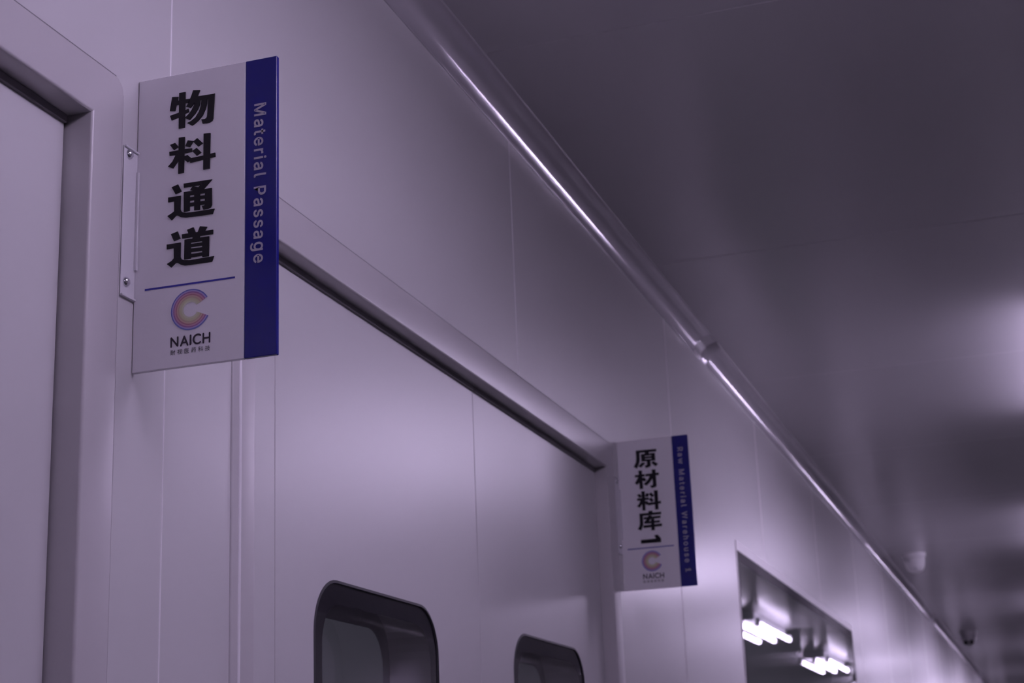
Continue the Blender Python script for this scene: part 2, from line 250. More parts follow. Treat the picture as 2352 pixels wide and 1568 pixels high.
# outlines of the small lettering: advance, x,y pairs, faces
LATIN = {
    '1': (453, [405,-14,62,-14,62,69,405,69,194,523,290,523,290,-14,198,-14,198,434,214,434,72,330,72,434],
      [[11,5,4],[11,8,5],[8,9,5],[9,6,5],[11,7,8],[10,6,9],[10,7,11],[7,6,10],[1,3,2],[1,0,3]]),
    'M': (628, [136,-14,46,-14,46,523,161,523,290,192,293,184,297,174,301,163,304,152,308,140,313,127,317,114,321,101,325,88,329,75,332,64,340,35,288,35,297,63,301,75,304,87,308,99,312,112,317,125,321,138,325,151,329,163,333,174,336,184,339,192,467,523,582,523,582,-14,490,-14,490,291,490,302,490,314,490,327,491,341,491,355,491,369,491,384,492,398,492,413,492,428,493,443,493,471,532,471,521,437,516,421,511,405,506,389,500,373,495,358,490,344,485,330,481,317,476,305,472,295,469,286,351,-14,277,-14,157,286,154,295,150,305,146,316,141,329,137,342,132,356,127,371,121,387,116,403,110,420,105,436,92,471,132,471,133,445,134,431,134,416,134,402,135,387,135,372,135,357,135,343,136,329,136,315,136,303,136,291],
      [[1,74,2],[74,3,2],[74,75,3],[75,4,3],[29,46,30],[46,31,30],[46,47,31],[47,32,31],[1,73,74],[76,4,75],[29,45,46],[48,32,47],[77,4,76],[29,44,45],[49,32,48],[1,72,73],[78,4,77],[29,43,44],[50,32,49],[1,71,72],[79,4,78],[29,42,43],[51,32,50],[1,70,71],[80,4,79],[29,41,42],[52,32,51],[1,69,70],[81,4,80],[29,40,41],[53,32,52],[82,4,81],[1,68,69],[29,39,40],[54,32,53],[83,67,82],[67,4,82],[1,83,68],[83,67,68],[29,54,39],[54,38,39],[29,55,54],[38,32,54],[1,84,83],[66,4,67],[37,32,38],[29,56,55],[65,4,66],[1,85,84],[36,32,37],[29,57,56],[64,4,65],[1,86,85],[35,32,36],[29,58,57],[63,4,64],[1,87,86],[34,32,35],[29,59,58],[62,4,63],[1,0,87],[33,32,34],[29,60,59],[61,4,62],[61,5,4],[28,60,29],[61,6,5],[27,60,28],[61,7,6],[26,60,27],[61,8,7],[25,60,26],[61,9,8],[24,60,25],[61,17,9],[17,10,9],[23,16,24],[16,60,24],[17,21,10],[21,22,10],[22,11,10],[22,11,23],[11,12,23],[12,13,23],[13,14,23],[14,15,23],[15,16,23],[17,20,21],[17,19,20],[17,18,19],[61,16,17],[61,60,16]]),
    'P': (445, [139,-14,46,-14,46,523,236,523,274,520,309,513,339,500,365,482,386,461,402,436,414,409,420,379,423,348,420,316,414,287,402,259,386,234,365,212,339,195,309,182,274,174,236,172,95,172,95,256,232,256,256,258,275,262,290,268,303,277,313,287,320,300,326,314,329,330,330,348,329,365,326,381,320,395,313,407,303,418,290,426,275,433,255,437,232,438,139,438],
      [[1,23,2],[23,43,2],[43,3,2],[43,4,3],[43,5,4],[43,6,5],[43,7,6],[43,8,7],[43,42,8],[42,9,8],[23,0,43],[41,9,42],[40,9,41],[40,10,9],[39,10,40],[38,10,39],[37,10,38],[37,11,10],[36,11,37],[35,11,36],[34,11,35],[34,12,11],[33,12,34],[32,12,33],[32,13,12],[31,13,32],[31,14,13],[30,14,31],[29,14,30],[28,14,29],[28,15,14],[27,15,28],[26,15,27],[25,15,26],[25,16,15],[24,16,25],[1,22,23],[0,24,23],[0,21,24],[21,16,24],[21,17,16],[21,18,17],[21,19,18],[21,20,19],[1,21,22],[1,0,21]]),
    'R': (449, [139,-14,46,-14,46,523,236,523,275,520,309,513,340,501,365,484,386,464,403,440,414,413,421,383,423,352,421,321,414,291,403,265,386,241,365,221,339,205,309,193,274,186,236,184,82,184,82,269,233,269,257,270,276,274,292,280,304,287,314,296,321,307,327,320,330,335,331,352,330,369,327,385,321,398,314,410,304,419,291,427,276,433,256,437,232,438,139,438,451,-14,345,-14,207,243,311,243],
      [[1,23,2],[23,43,2],[43,3,2],[43,4,3],[43,5,4],[43,6,5],[43,7,6],[43,8,7],[43,9,8],[43,42,9],[42,41,9],[41,10,9],[23,0,43],[40,10,41],[39,10,40],[38,10,39],[37,10,38],[37,11,10],[36,11,37],[35,11,36],[34,11,35],[34,12,11],[33,12,34],[32,12,33],[32,13,12],[31,13,32],[31,14,13],[30,14,31],[29,14,30],[28,14,29],[28,15,14],[27,15,28],[26,15,27],[25,15,26],[24,15,25],[1,22,23],[0,46,23],[46,24,23],[46,15,24],[46,47,15],[47,16,15],[0,21,46],[21,45,46],[44,18,47],[18,16,47],[18,17,16],[19,44,18],[20,44,19],[21,44,20],[1,21,22],[1,0,21],[45,44,21]]),
    'W': (686, [241,-14,144,-14,-2,523,93,523,177,199,181,183,185,166,189,149,193,131,197,114,200,96,204,79,208,60,214,26,172,26,179,61,182,79,186,96,190,114,194,131,198,149,202,166,206,183,210,199,295,523,390,523,475,200,480,183,484,166,488,149,492,131,496,114,500,97,504,79,507,61,514,26,471,26,478,61,481,79,485,96,489,114,493,131,497,149,501,166,505,183,509,199,592,523,688,523,541,-14,445,-14,354,319,349,341,343,364,338,389,332,414,327,442,319,489,366,489,358,444,354,417,349,392,344,368,338,343,331,319],
      [[1,3,2],[1,4,3],[23,56,24],[56,25,24],[56,57,25],[57,26,25],[45,47,46],[45,48,47],[23,55,56],[58,26,57],[59,26,58],[23,54,55],[60,26,59],[23,53,54],[61,26,60],[23,52,53],[62,52,61],[52,26,61],[23,62,52],[62,51,52],[23,63,62],[23,0,63],[22,0,23],[1,5,4],[44,48,45],[21,0,22],[1,6,5],[43,48,44],[20,0,21],[42,48,43],[1,7,6],[19,0,20],[41,48,42],[1,8,7],[18,9,19],[9,0,19],[40,31,41],[31,48,41],[1,18,8],[18,9,8],[40,32,31],[39,32,40],[1,17,18],[10,0,9],[39,33,32],[38,33,39],[1,16,17],[11,0,10],[38,34,33],[37,34,38],[1,15,16],[12,0,11],[37,35,34],[1,14,15],[36,35,37],[13,0,12],[14,0,13],[1,0,14]]),
    'a': (389, [221,-12,202,-18,182,-21,160,-23,135,-21,111,-16,88,-8,68,4,50,19,36,37,25,58,18,82,16,108,18,130,23,151,31,168,42,183,55,195,71,205,87,213,104,219,122,224,140,228,158,231,176,234,198,236,216,239,232,241,244,242,253,245,258,247,260,249,261,251,262,256,262,256,261,270,258,281,254,290,249,298,242,304,234,309,223,313,210,316,196,317,180,316,167,313,155,309,144,304,135,298,128,291,122,284,117,276,108,257,21,282,39,320,53,340,69,357,88,370,108,381,129,389,150,394,172,397,194,398,209,398,225,396,242,393,260,388,277,381,293,372,309,360,323,345,335,327,344,305,349,280,351,252,351,-14,263,-14,263,38,281,38,279,35,271,25,262,15,250,4,236,-4,135,65,145,62,157,60,170,59,190,61,207,65,221,71,233,79,243,89,251,100,257,112,260,125,262,139,262,160,280,175,272,171,263,169,254,166,244,164,234,162,223,160,212,159,202,157,193,156,184,155,178,154,164,152,151,149,139,145,129,141,121,136,114,130,110,124,107,115,106,105,107,95,109,87,113,81,119,75,126,70],
      [[61,63,62],[61,64,63],[60,64,61],[60,65,64],[59,65,60],[59,66,65],[58,66,59],[58,67,66],[58,68,67],[57,68,58],[57,69,68],[56,69,57],[56,70,69],[55,70,56],[55,71,70],[54,71,55],[54,43,71],[43,42,71],[42,72,71],[53,45,54],[45,44,54],[44,43,54],[41,72,42],[53,46,45],[40,72,41],[53,47,46],[39,72,40],[39,73,72],[53,48,47],[38,73,39],[53,49,48],[37,73,38],[53,50,49],[36,73,37],[53,51,50],[52,51,53],[35,73,36],[35,74,73],[34,74,35],[33,74,34],[32,74,33],[32,75,74],[31,75,32],[30,75,31],[29,98,30],[98,75,30],[28,98,29],[27,98,28],[26,98,27],[25,98,26],[24,98,25],[23,98,24],[22,98,23],[21,98,22],[20,98,21],[19,98,20],[18,98,19],[17,98,18],[16,98,17],[15,98,16],[15,99,98],[97,75,98],[15,100,99],[15,101,100],[14,101,15],[14,102,101],[14,103,102],[14,104,103],[14,105,104],[96,75,97],[14,106,105],[14,107,106],[14,108,107],[14,109,108],[14,110,109],[14,111,110],[13,111,14],[13,112,111],[13,113,112],[13,114,113],[95,75,96],[13,115,114],[12,115,13],[12,116,115],[94,75,95],[12,117,116],[12,118,117],[93,75,94],[11,118,12],[11,119,118],[92,75,93],[11,120,119],[91,75,92],[11,121,120],[10,121,11],[10,122,121],[90,78,91],[78,75,91],[10,123,122],[89,78,90],[10,84,123],[10,85,84],[88,78,89],[10,86,85],[87,78,88],[10,87,86],[10,78,87],[9,77,10],[77,78,10],[9,81,77],[81,76,77],[79,75,78],[8,81,9],[80,75,79],[81,75,80],[7,81,8],[7,82,81],[76,75,81],[7,83,82],[6,83,7],[6,0,83],[5,0,6],[5,1,0],[4,1,5],[4,2,1],[3,2,4]]),
    'e': (404, [288,-9,264,-16,239,-21,212,-22,175,-19,140,-10,110,4,83,25,61,49,43,79,30,112,23,148,20,187,23,226,30,262,43,296,60,325,82,351,107,371,137,386,170,395,205,398,227,397,249,393,271,387,291,378,311,366,329,351,345,333,359,311,370,287,379,259,384,228,385,194,385,155,61,155,61,235,384,235,297,177,294,225,291,245,285,263,277,279,267,292,255,302,241,310,224,314,205,316,186,314,169,310,154,302,141,291,130,278,122,263,115,247,111,229,110,211,110,178,111,153,116,131,123,112,133,97,144,84,158,74,174,66,192,62,213,60,226,61,238,63,249,66,259,70,268,76,275,83,282,91,288,100,297,122,384,101,371,66,359,47,345,30,328,14,309,2],
      [[20,22,21],[20,23,22],[19,23,20],[19,24,23],[19,25,24],[18,25,19],[18,26,25],[17,26,18],[17,27,26],[17,28,27],[16,28,17],[16,29,28],[15,48,16],[48,47,16],[47,29,16],[46,29,47],[45,29,46],[15,49,48],[45,30,29],[44,30,45],[15,50,49],[43,30,44],[15,51,50],[14,51,15],[42,30,43],[14,52,51],[42,31,30],[41,31,42],[14,53,52],[14,54,53],[40,31,41],[13,36,14],[36,54,14],[40,32,31],[36,55,54],[39,32,40],[13,35,36],[55,37,36],[55,39,37],[39,38,37],[56,39,55],[39,33,32],[12,35,13],[56,33,39],[57,33,56],[57,34,33],[11,35,12],[58,34,57],[11,58,35],[58,34,35],[11,59,58],[10,59,11],[10,60,59],[74,76,75],[10,61,60],[9,61,10],[74,77,76],[73,77,74],[9,62,61],[72,77,73],[9,63,62],[71,77,72],[8,63,9],[70,77,71],[8,64,63],[69,77,70],[8,65,64],[69,78,77],[68,78,69],[67,78,68],[8,66,65],[66,78,67],[8,78,66],[7,78,8],[7,79,78],[7,80,79],[6,80,7],[6,81,80],[5,81,6],[5,0,81],[5,1,0],[4,1,5],[4,2,1],[3,2,4]]),
    'g': (425, [296,-149,268,-158,238,-163,207,-165,179,-163,153,-159,129,-153,108,-144,89,-133,73,-121,59,-107,47,-92,31,-64,106,-22,118,-40,125,-48,132,-56,139,-63,149,-70,160,-75,173,-80,188,-82,207,-83,233,-81,255,-74,273,-64,286,-50,294,-31,297,-5,297,54,314,54,312,52,305,43,297,32,286,21,274,12,258,3,240,-4,219,-8,195,-9,163,-7,133,1,105,15,81,33,60,56,43,84,30,116,23,152,20,191,23,230,30,267,42,299,59,328,80,353,105,372,133,387,163,396,196,398,220,397,241,393,260,385,275,376,288,366,299,355,307,344,314,335,315,333,299,333,299,393,386,393,386,-9,384,-42,376,-72,362,-98,343,-119,321,-136,153,87,168,80,185,75,205,73,224,75,241,79,256,87,268,97,279,110,287,126,293,146,297,168,298,193,297,217,293,239,287,259,279,276,268,290,256,301,241,309,224,314,205,316,185,314,168,309,153,300,141,289,130,274,122,257,115,238,112,216,110,193,112,169,115,147,122,128,130,112,141,98],
      [[56,58,57],[56,59,58],[55,59,56],[67,64,68],[64,69,68],[64,65,69],[65,66,69],[66,70,69],[55,60,59],[54,60,55],[54,61,60],[54,62,61],[53,62,54],[53,63,62],[53,64,63],[52,64,53],[52,67,64],[52,66,67],[52,97,66],[97,96,66],[96,95,66],[95,94,66],[94,93,66],[93,92,66],[92,91,66],[91,70,66],[51,98,52],[98,97,52],[51,99,98],[51,100,99],[51,101,100],[50,101,51],[50,102,101],[50,103,102],[49,103,50],[90,70,91],[49,104,103],[89,70,90],[49,105,104],[48,105,49],[88,70,89],[48,106,105],[87,70,88],[48,107,106],[47,107,48],[47,108,107],[86,70,87],[46,108,47],[46,109,108],[85,70,86],[46,110,109],[84,70,85],[45,110,46],[45,111,110],[83,70,84],[45,76,111],[82,30,83],[30,70,83],[45,77,76],[81,30,82],[44,77,45],[44,78,77],[80,30,81],[44,79,78],[79,30,80],[44,30,79],[43,29,44],[29,30,44],[43,33,29],[33,28,29],[31,70,30],[32,70,31],[33,70,32],[42,33,43],[42,34,33],[28,70,33],[42,35,34],[41,35,42],[41,36,35],[41,37,36],[40,37,41],[40,38,37],[27,70,28],[39,38,40],[27,71,70],[12,14,13],[26,71,27],[12,15,14],[26,72,71],[12,16,15],[25,72,26],[12,17,16],[12,18,17],[24,72,25],[11,18,12],[11,19,18],[24,73,72],[23,73,24],[11,20,19],[11,21,20],[22,73,23],[11,22,21],[11,73,22],[10,73,11],[10,74,73],[9,74,10],[9,75,74],[8,75,9],[7,75,8],[7,0,75],[6,0,7],[6,1,0],[5,1,6],[5,2,1],[4,2,5],[4,3,2]]),
    'h': (410, [139,276,133,262,129,246,128,226,128,-14,39,-14,39,523,128,523,128,273,81,273,103,326,122,353,144,374,169,387,197,396,227,398,254,397,279,391,302,381,322,367,339,349,353,327,363,302,369,273,371,241,371,-14,282,-14,282,235,280,260,273,279,263,295,249,306,231,313,210,315,195,314,180,311,168,305,156,297,147,288],
      [[5,9,6],[9,7,6],[9,10,7],[10,11,7],[11,8,7],[14,16,15],[14,17,16],[13,17,14],[13,18,17],[12,18,13],[12,19,18],[11,19,12],[11,20,19],[8,37,11],[37,36,11],[36,35,11],[35,20,11],[35,34,20],[34,21,20],[34,33,21],[33,22,21],[32,22,33],[31,22,32],[30,22,31],[30,23,22],[8,38,37],[29,23,30],[8,0,38],[28,23,29],[8,1,0],[5,8,9],[5,1,8],[28,24,23],[5,2,1],[27,24,28],[5,3,2],[27,25,24],[26,25,27],[5,4,3]]),
    'i': (167, [124,444,112,436,98,430,84,429,69,430,56,436,44,444,35,456,29,469,27,483,29,498,35,511,44,522,56,531,69,536,84,538,98,536,112,531,124,522,133,511,139,498,140,483,139,469,133,456,128,-14,39,-14,39,393,128,393],
      [[25,27,26],[25,24,27],[14,16,15],[14,17,16],[13,17,14],[13,18,17],[12,18,13],[12,19,18],[11,19,12],[10,19,11],[10,20,19],[9,20,10],[9,21,20],[8,21,9],[8,22,21],[7,22,8],[7,23,22],[6,23,7],[6,0,23],[5,0,6],[5,1,0],[4,1,5],[4,2,1],[3,2,4]]),
    'l': (189, [164,-15,156,-16,147,-16,139,-16,109,-14,84,-5,64,10,49,31,41,56,39,84,39,523,128,523,128,99,128,85,130,75,132,70,134,68,138,67,147,66,151,66,155,66,159,66,161,67,164,67,180,71,197,-8,178,-12,171,-14],
      [[9,11,10],[9,12,11],[9,13,12],[9,14,13],[8,14,9],[8,15,14],[23,25,24],[8,16,15],[8,17,16],[22,25,23],[21,25,22],[8,18,17],[20,25,21],[19,25,20],[18,25,19],[8,25,18],[7,25,8],[6,25,7],[5,25,6],[4,25,5],[4,26,25],[4,27,26],[4,0,27],[3,0,4],[3,1,0],[3,2,1]]),
    'o': (415, [306,4,276,-10,243,-19,207,-22,172,-19,139,-10,109,4,83,25,61,49,43,79,30,112,23,148,20,187,23,227,30,264,43,297,61,327,83,352,109,372,139,387,172,396,207,398,243,396,276,387,306,372,332,352,354,327,372,297,385,264,393,227,395,187,393,148,385,112,372,79,354,49,332,25,154,77,169,68,186,62,207,60,229,62,246,68,262,77,275,89,286,105,294,123,300,143,304,164,305,187,304,211,300,233,294,253,285,271,275,286,262,299,246,308,228,314,207,316,186,314,169,308,154,299,141,287,130,271,122,253,115,233,112,211,110,187,112,164,115,143,121,123,130,105,141,89],
      [[20,22,21],[20,23,22],[19,23,20],[19,24,23],[18,24,19],[18,25,24],[17,25,18],[17,26,25],[16,26,17],[15,58,16],[58,57,16],[57,26,16],[57,56,26],[56,27,26],[15,59,58],[55,27,56],[15,60,59],[54,27,55],[15,61,60],[53,27,54],[14,61,15],[53,28,27],[14,62,61],[52,28,53],[14,63,62],[51,28,52],[13,63,14],[51,29,28],[13,64,63],[50,29,51],[13,65,64],[49,29,50],[12,65,13],[49,30,29],[12,66,65],[48,30,49],[12,67,66],[47,30,48],[47,31,30],[11,67,12],[11,68,67],[46,31,47],[46,32,31],[10,68,11],[10,69,68],[45,32,46],[44,32,45],[10,70,69],[44,33,32],[9,70,10],[43,33,44],[9,71,70],[42,33,43],[9,36,71],[42,34,33],[8,36,9],[41,34,42],[8,37,36],[40,34,41],[8,38,37],[39,34,40],[8,39,38],[8,34,39],[8,35,34],[7,35,8],[6,35,7],[6,0,35],[5,0,6],[5,1,0],[4,1,5],[4,2,1],[3,2,4]]),
    'r': (259, [128,-14,39,-14,39,393,126,393,126,335,107,335,112,346,127,364,145,379,166,390,189,397,212,399,218,399,224,399,230,398,235,398,240,398,257,397,257,305,238,309,234,310,228,310,221,311,214,312,207,312,192,311,178,307,166,302,155,295,145,287,138,276,132,265,129,252,128,236],
      [[10,12,11],[10,13,12],[10,14,13],[10,15,14],[10,16,15],[10,17,16],[10,18,17],[9,18,10],[1,5,2],[5,3,2],[5,6,3],[6,4,3],[8,18,9],[7,18,8],[6,18,7],[4,18,6],[1,4,5],[1,31,4],[31,30,4],[30,29,4],[29,28,4],[28,27,4],[27,26,4],[26,25,4],[25,24,4],[24,23,4],[23,22,4],[22,21,4],[21,20,4],[20,19,4],[19,18,4],[1,32,31],[1,33,32],[1,0,33]]),
    's': (365, [265,-6,240,-15,212,-20,182,-22,155,-21,130,-17,107,-10,86,0,67,13,51,29,38,47,28,68,18,105,103,123,113,94,121,81,132,72,146,65,162,61,181,59,204,61,222,66,236,74,247,83,252,93,254,103,253,112,250,119,244,125,236,132,224,137,208,141,146,157,113,167,85,181,62,198,46,220,36,245,33,274,35,298,42,320,54,340,69,357,88,372,109,383,133,392,159,397,187,398,213,397,238,393,259,385,279,375,296,363,310,348,321,331,331,313,342,280,260,261,250,284,243,295,234,305,222,312,207,317,187,318,168,317,152,312,139,305,130,297,124,288,123,277,124,268,127,260,133,254,143,248,157,242,175,236,233,223,266,213,294,199,316,181,332,160,342,135,345,107,343,82,336,60,324,39,308,21,288,6],
      [[46,48,47],[46,49,48],[45,49,46],[45,50,49],[44,50,45],[44,51,50],[43,51,44],[43,52,51],[42,52,43],[42,53,52],[41,53,42],[41,54,53],[40,54,41],[40,63,54],[63,55,54],[39,64,40],[64,63,40],[62,55,63],[39,65,64],[61,55,62],[61,56,55],[39,66,65],[60,56,61],[39,67,66],[59,56,60],[38,67,39],[38,68,67],[58,56,59],[38,69,68],[57,56,58],[38,70,69],[37,70,38],[37,71,70],[37,72,71],[37,73,72],[37,74,73],[36,74,37],[36,75,74],[36,76,75],[36,77,76],[35,77,36],[35,78,77],[35,79,78],[34,79,35],[34,80,79],[33,80,34],[32,80,33],[32,81,80],[31,81,32],[30,81,31],[29,81,30],[29,82,81],[28,82,29],[27,82,28],[12,14,13],[26,82,27],[25,82,26],[25,83,82],[11,14,12],[24,83,25],[11,15,14],[23,83,24],[22,83,23],[22,84,83],[11,16,15],[21,84,22],[11,17,16],[10,17,11],[20,84,21],[10,18,17],[19,84,20],[10,19,18],[19,85,84],[10,85,19],[9,85,10],[9,86,85],[8,86,9],[8,87,86],[7,87,8],[7,0,87],[6,0,7],[6,1,0],[5,1,6],[5,2,1],[4,2,5],[4,3,2]]),
    't': (227, [-8,393,218,393,218,313,-8,313,51,92,51,485,140,485,140,98,141,85,143,76,147,71,151,67,159,65,171,64,174,64,178,64,183,65,189,66,194,67,213,70,230,-8,210,-14,202,-15,194,-17,185,-17,177,-18,168,-18,135,-15,106,-5,82,11,65,34,54,61],
      [[4,6,5],[4,7,6],[3,1,0],[3,2,1],[4,8,7],[31,8,4],[31,9,8],[31,10,9],[31,11,10],[18,20,19],[31,12,11],[17,20,18],[16,20,17],[15,20,16],[31,13,12],[14,20,15],[13,20,14],[31,20,13],[30,20,31],[29,20,30],[28,20,29],[27,20,28],[27,21,20],[27,22,21],[26,22,27],[26,23,22],[26,24,23],[26,25,24]]),
    'u': (410, [265,5,240,-8,212,-16,182,-19,156,-17,131,-11,108,-2,88,12,70,30,57,52,46,78,41,107,39,139,39,393,128,393,128,145,130,120,137,100,147,85,161,73,179,67,200,64,215,65,230,69,242,74,254,82,263,92,271,103,277,118,281,134,282,153,282,393,371,393,371,-14,284,-14,284,106,328,106,306,53,288,26],
      [[12,14,13],[12,15,14],[30,32,31],[30,36,32],[36,33,32],[29,36,30],[12,16,15],[11,16,12],[28,36,29],[11,17,16],[27,35,28],[35,36,28],[10,17,11],[27,34,35],[37,33,36],[26,34,27],[10,18,17],[25,34,26],[10,19,18],[24,34,25],[9,19,10],[23,34,24],[9,20,19],[22,34,23],[9,21,20],[21,0,22],[0,34,22],[9,0,21],[38,33,37],[8,0,9],[7,0,8],[0,33,38],[6,0,7],[6,1,0],[34,33,0],[5,1,6],[5,2,1],[4,2,5],[4,3,2]]),
    'w': (567, [209,-14,127,-14,4,393,98,393,147,217,154,193,160,168,167,140,175,110,182,78,192,27,148,27,158,77,165,108,172,138,179,166,186,192,193,217,241,393,327,393,375,217,382,193,388,167,395,139,402,109,409,78,419,27,374,27,385,78,392,109,399,139,406,166,413,193,420,217,469,393,563,393,440,-14,358,-14,305,168,301,186,296,203,291,221,286,240,282,258,277,277,272,296,268,315,259,352,308,352,300,315,295,296,290,277,286,258,281,240,276,221,271,203,266,185,261,168],
      [[1,3,2],[1,4,3],[17,47,18],[47,19,18],[47,48,19],[48,20,19],[33,35,34],[33,36,35],[17,46,47],[49,20,48],[50,20,49],[17,45,46],[51,20,50],[17,44,45],[52,20,51],[17,43,44],[53,42,52],[42,20,52],[17,53,43],[53,42,43],[41,20,42],[17,54,53],[40,20,41],[17,55,54],[1,5,4],[32,36,33],[16,55,17],[40,21,20],[39,21,40],[16,56,55],[1,6,5],[39,22,21],[31,36,32],[15,56,16],[38,22,39],[15,57,56],[37,22,38],[15,0,57],[1,7,6],[37,23,22],[30,36,31],[14,0,15],[1,13,7],[13,8,7],[37,29,23],[29,24,23],[29,24,30],[24,36,30],[13,8,14],[8,0,14],[9,0,8],[25,36,24],[37,28,29],[1,12,13],[10,0,9],[26,36,25],[37,27,28],[1,11,12],[11,0,10],[1,0,11],[37,26,27],[37,36,26]]),
}
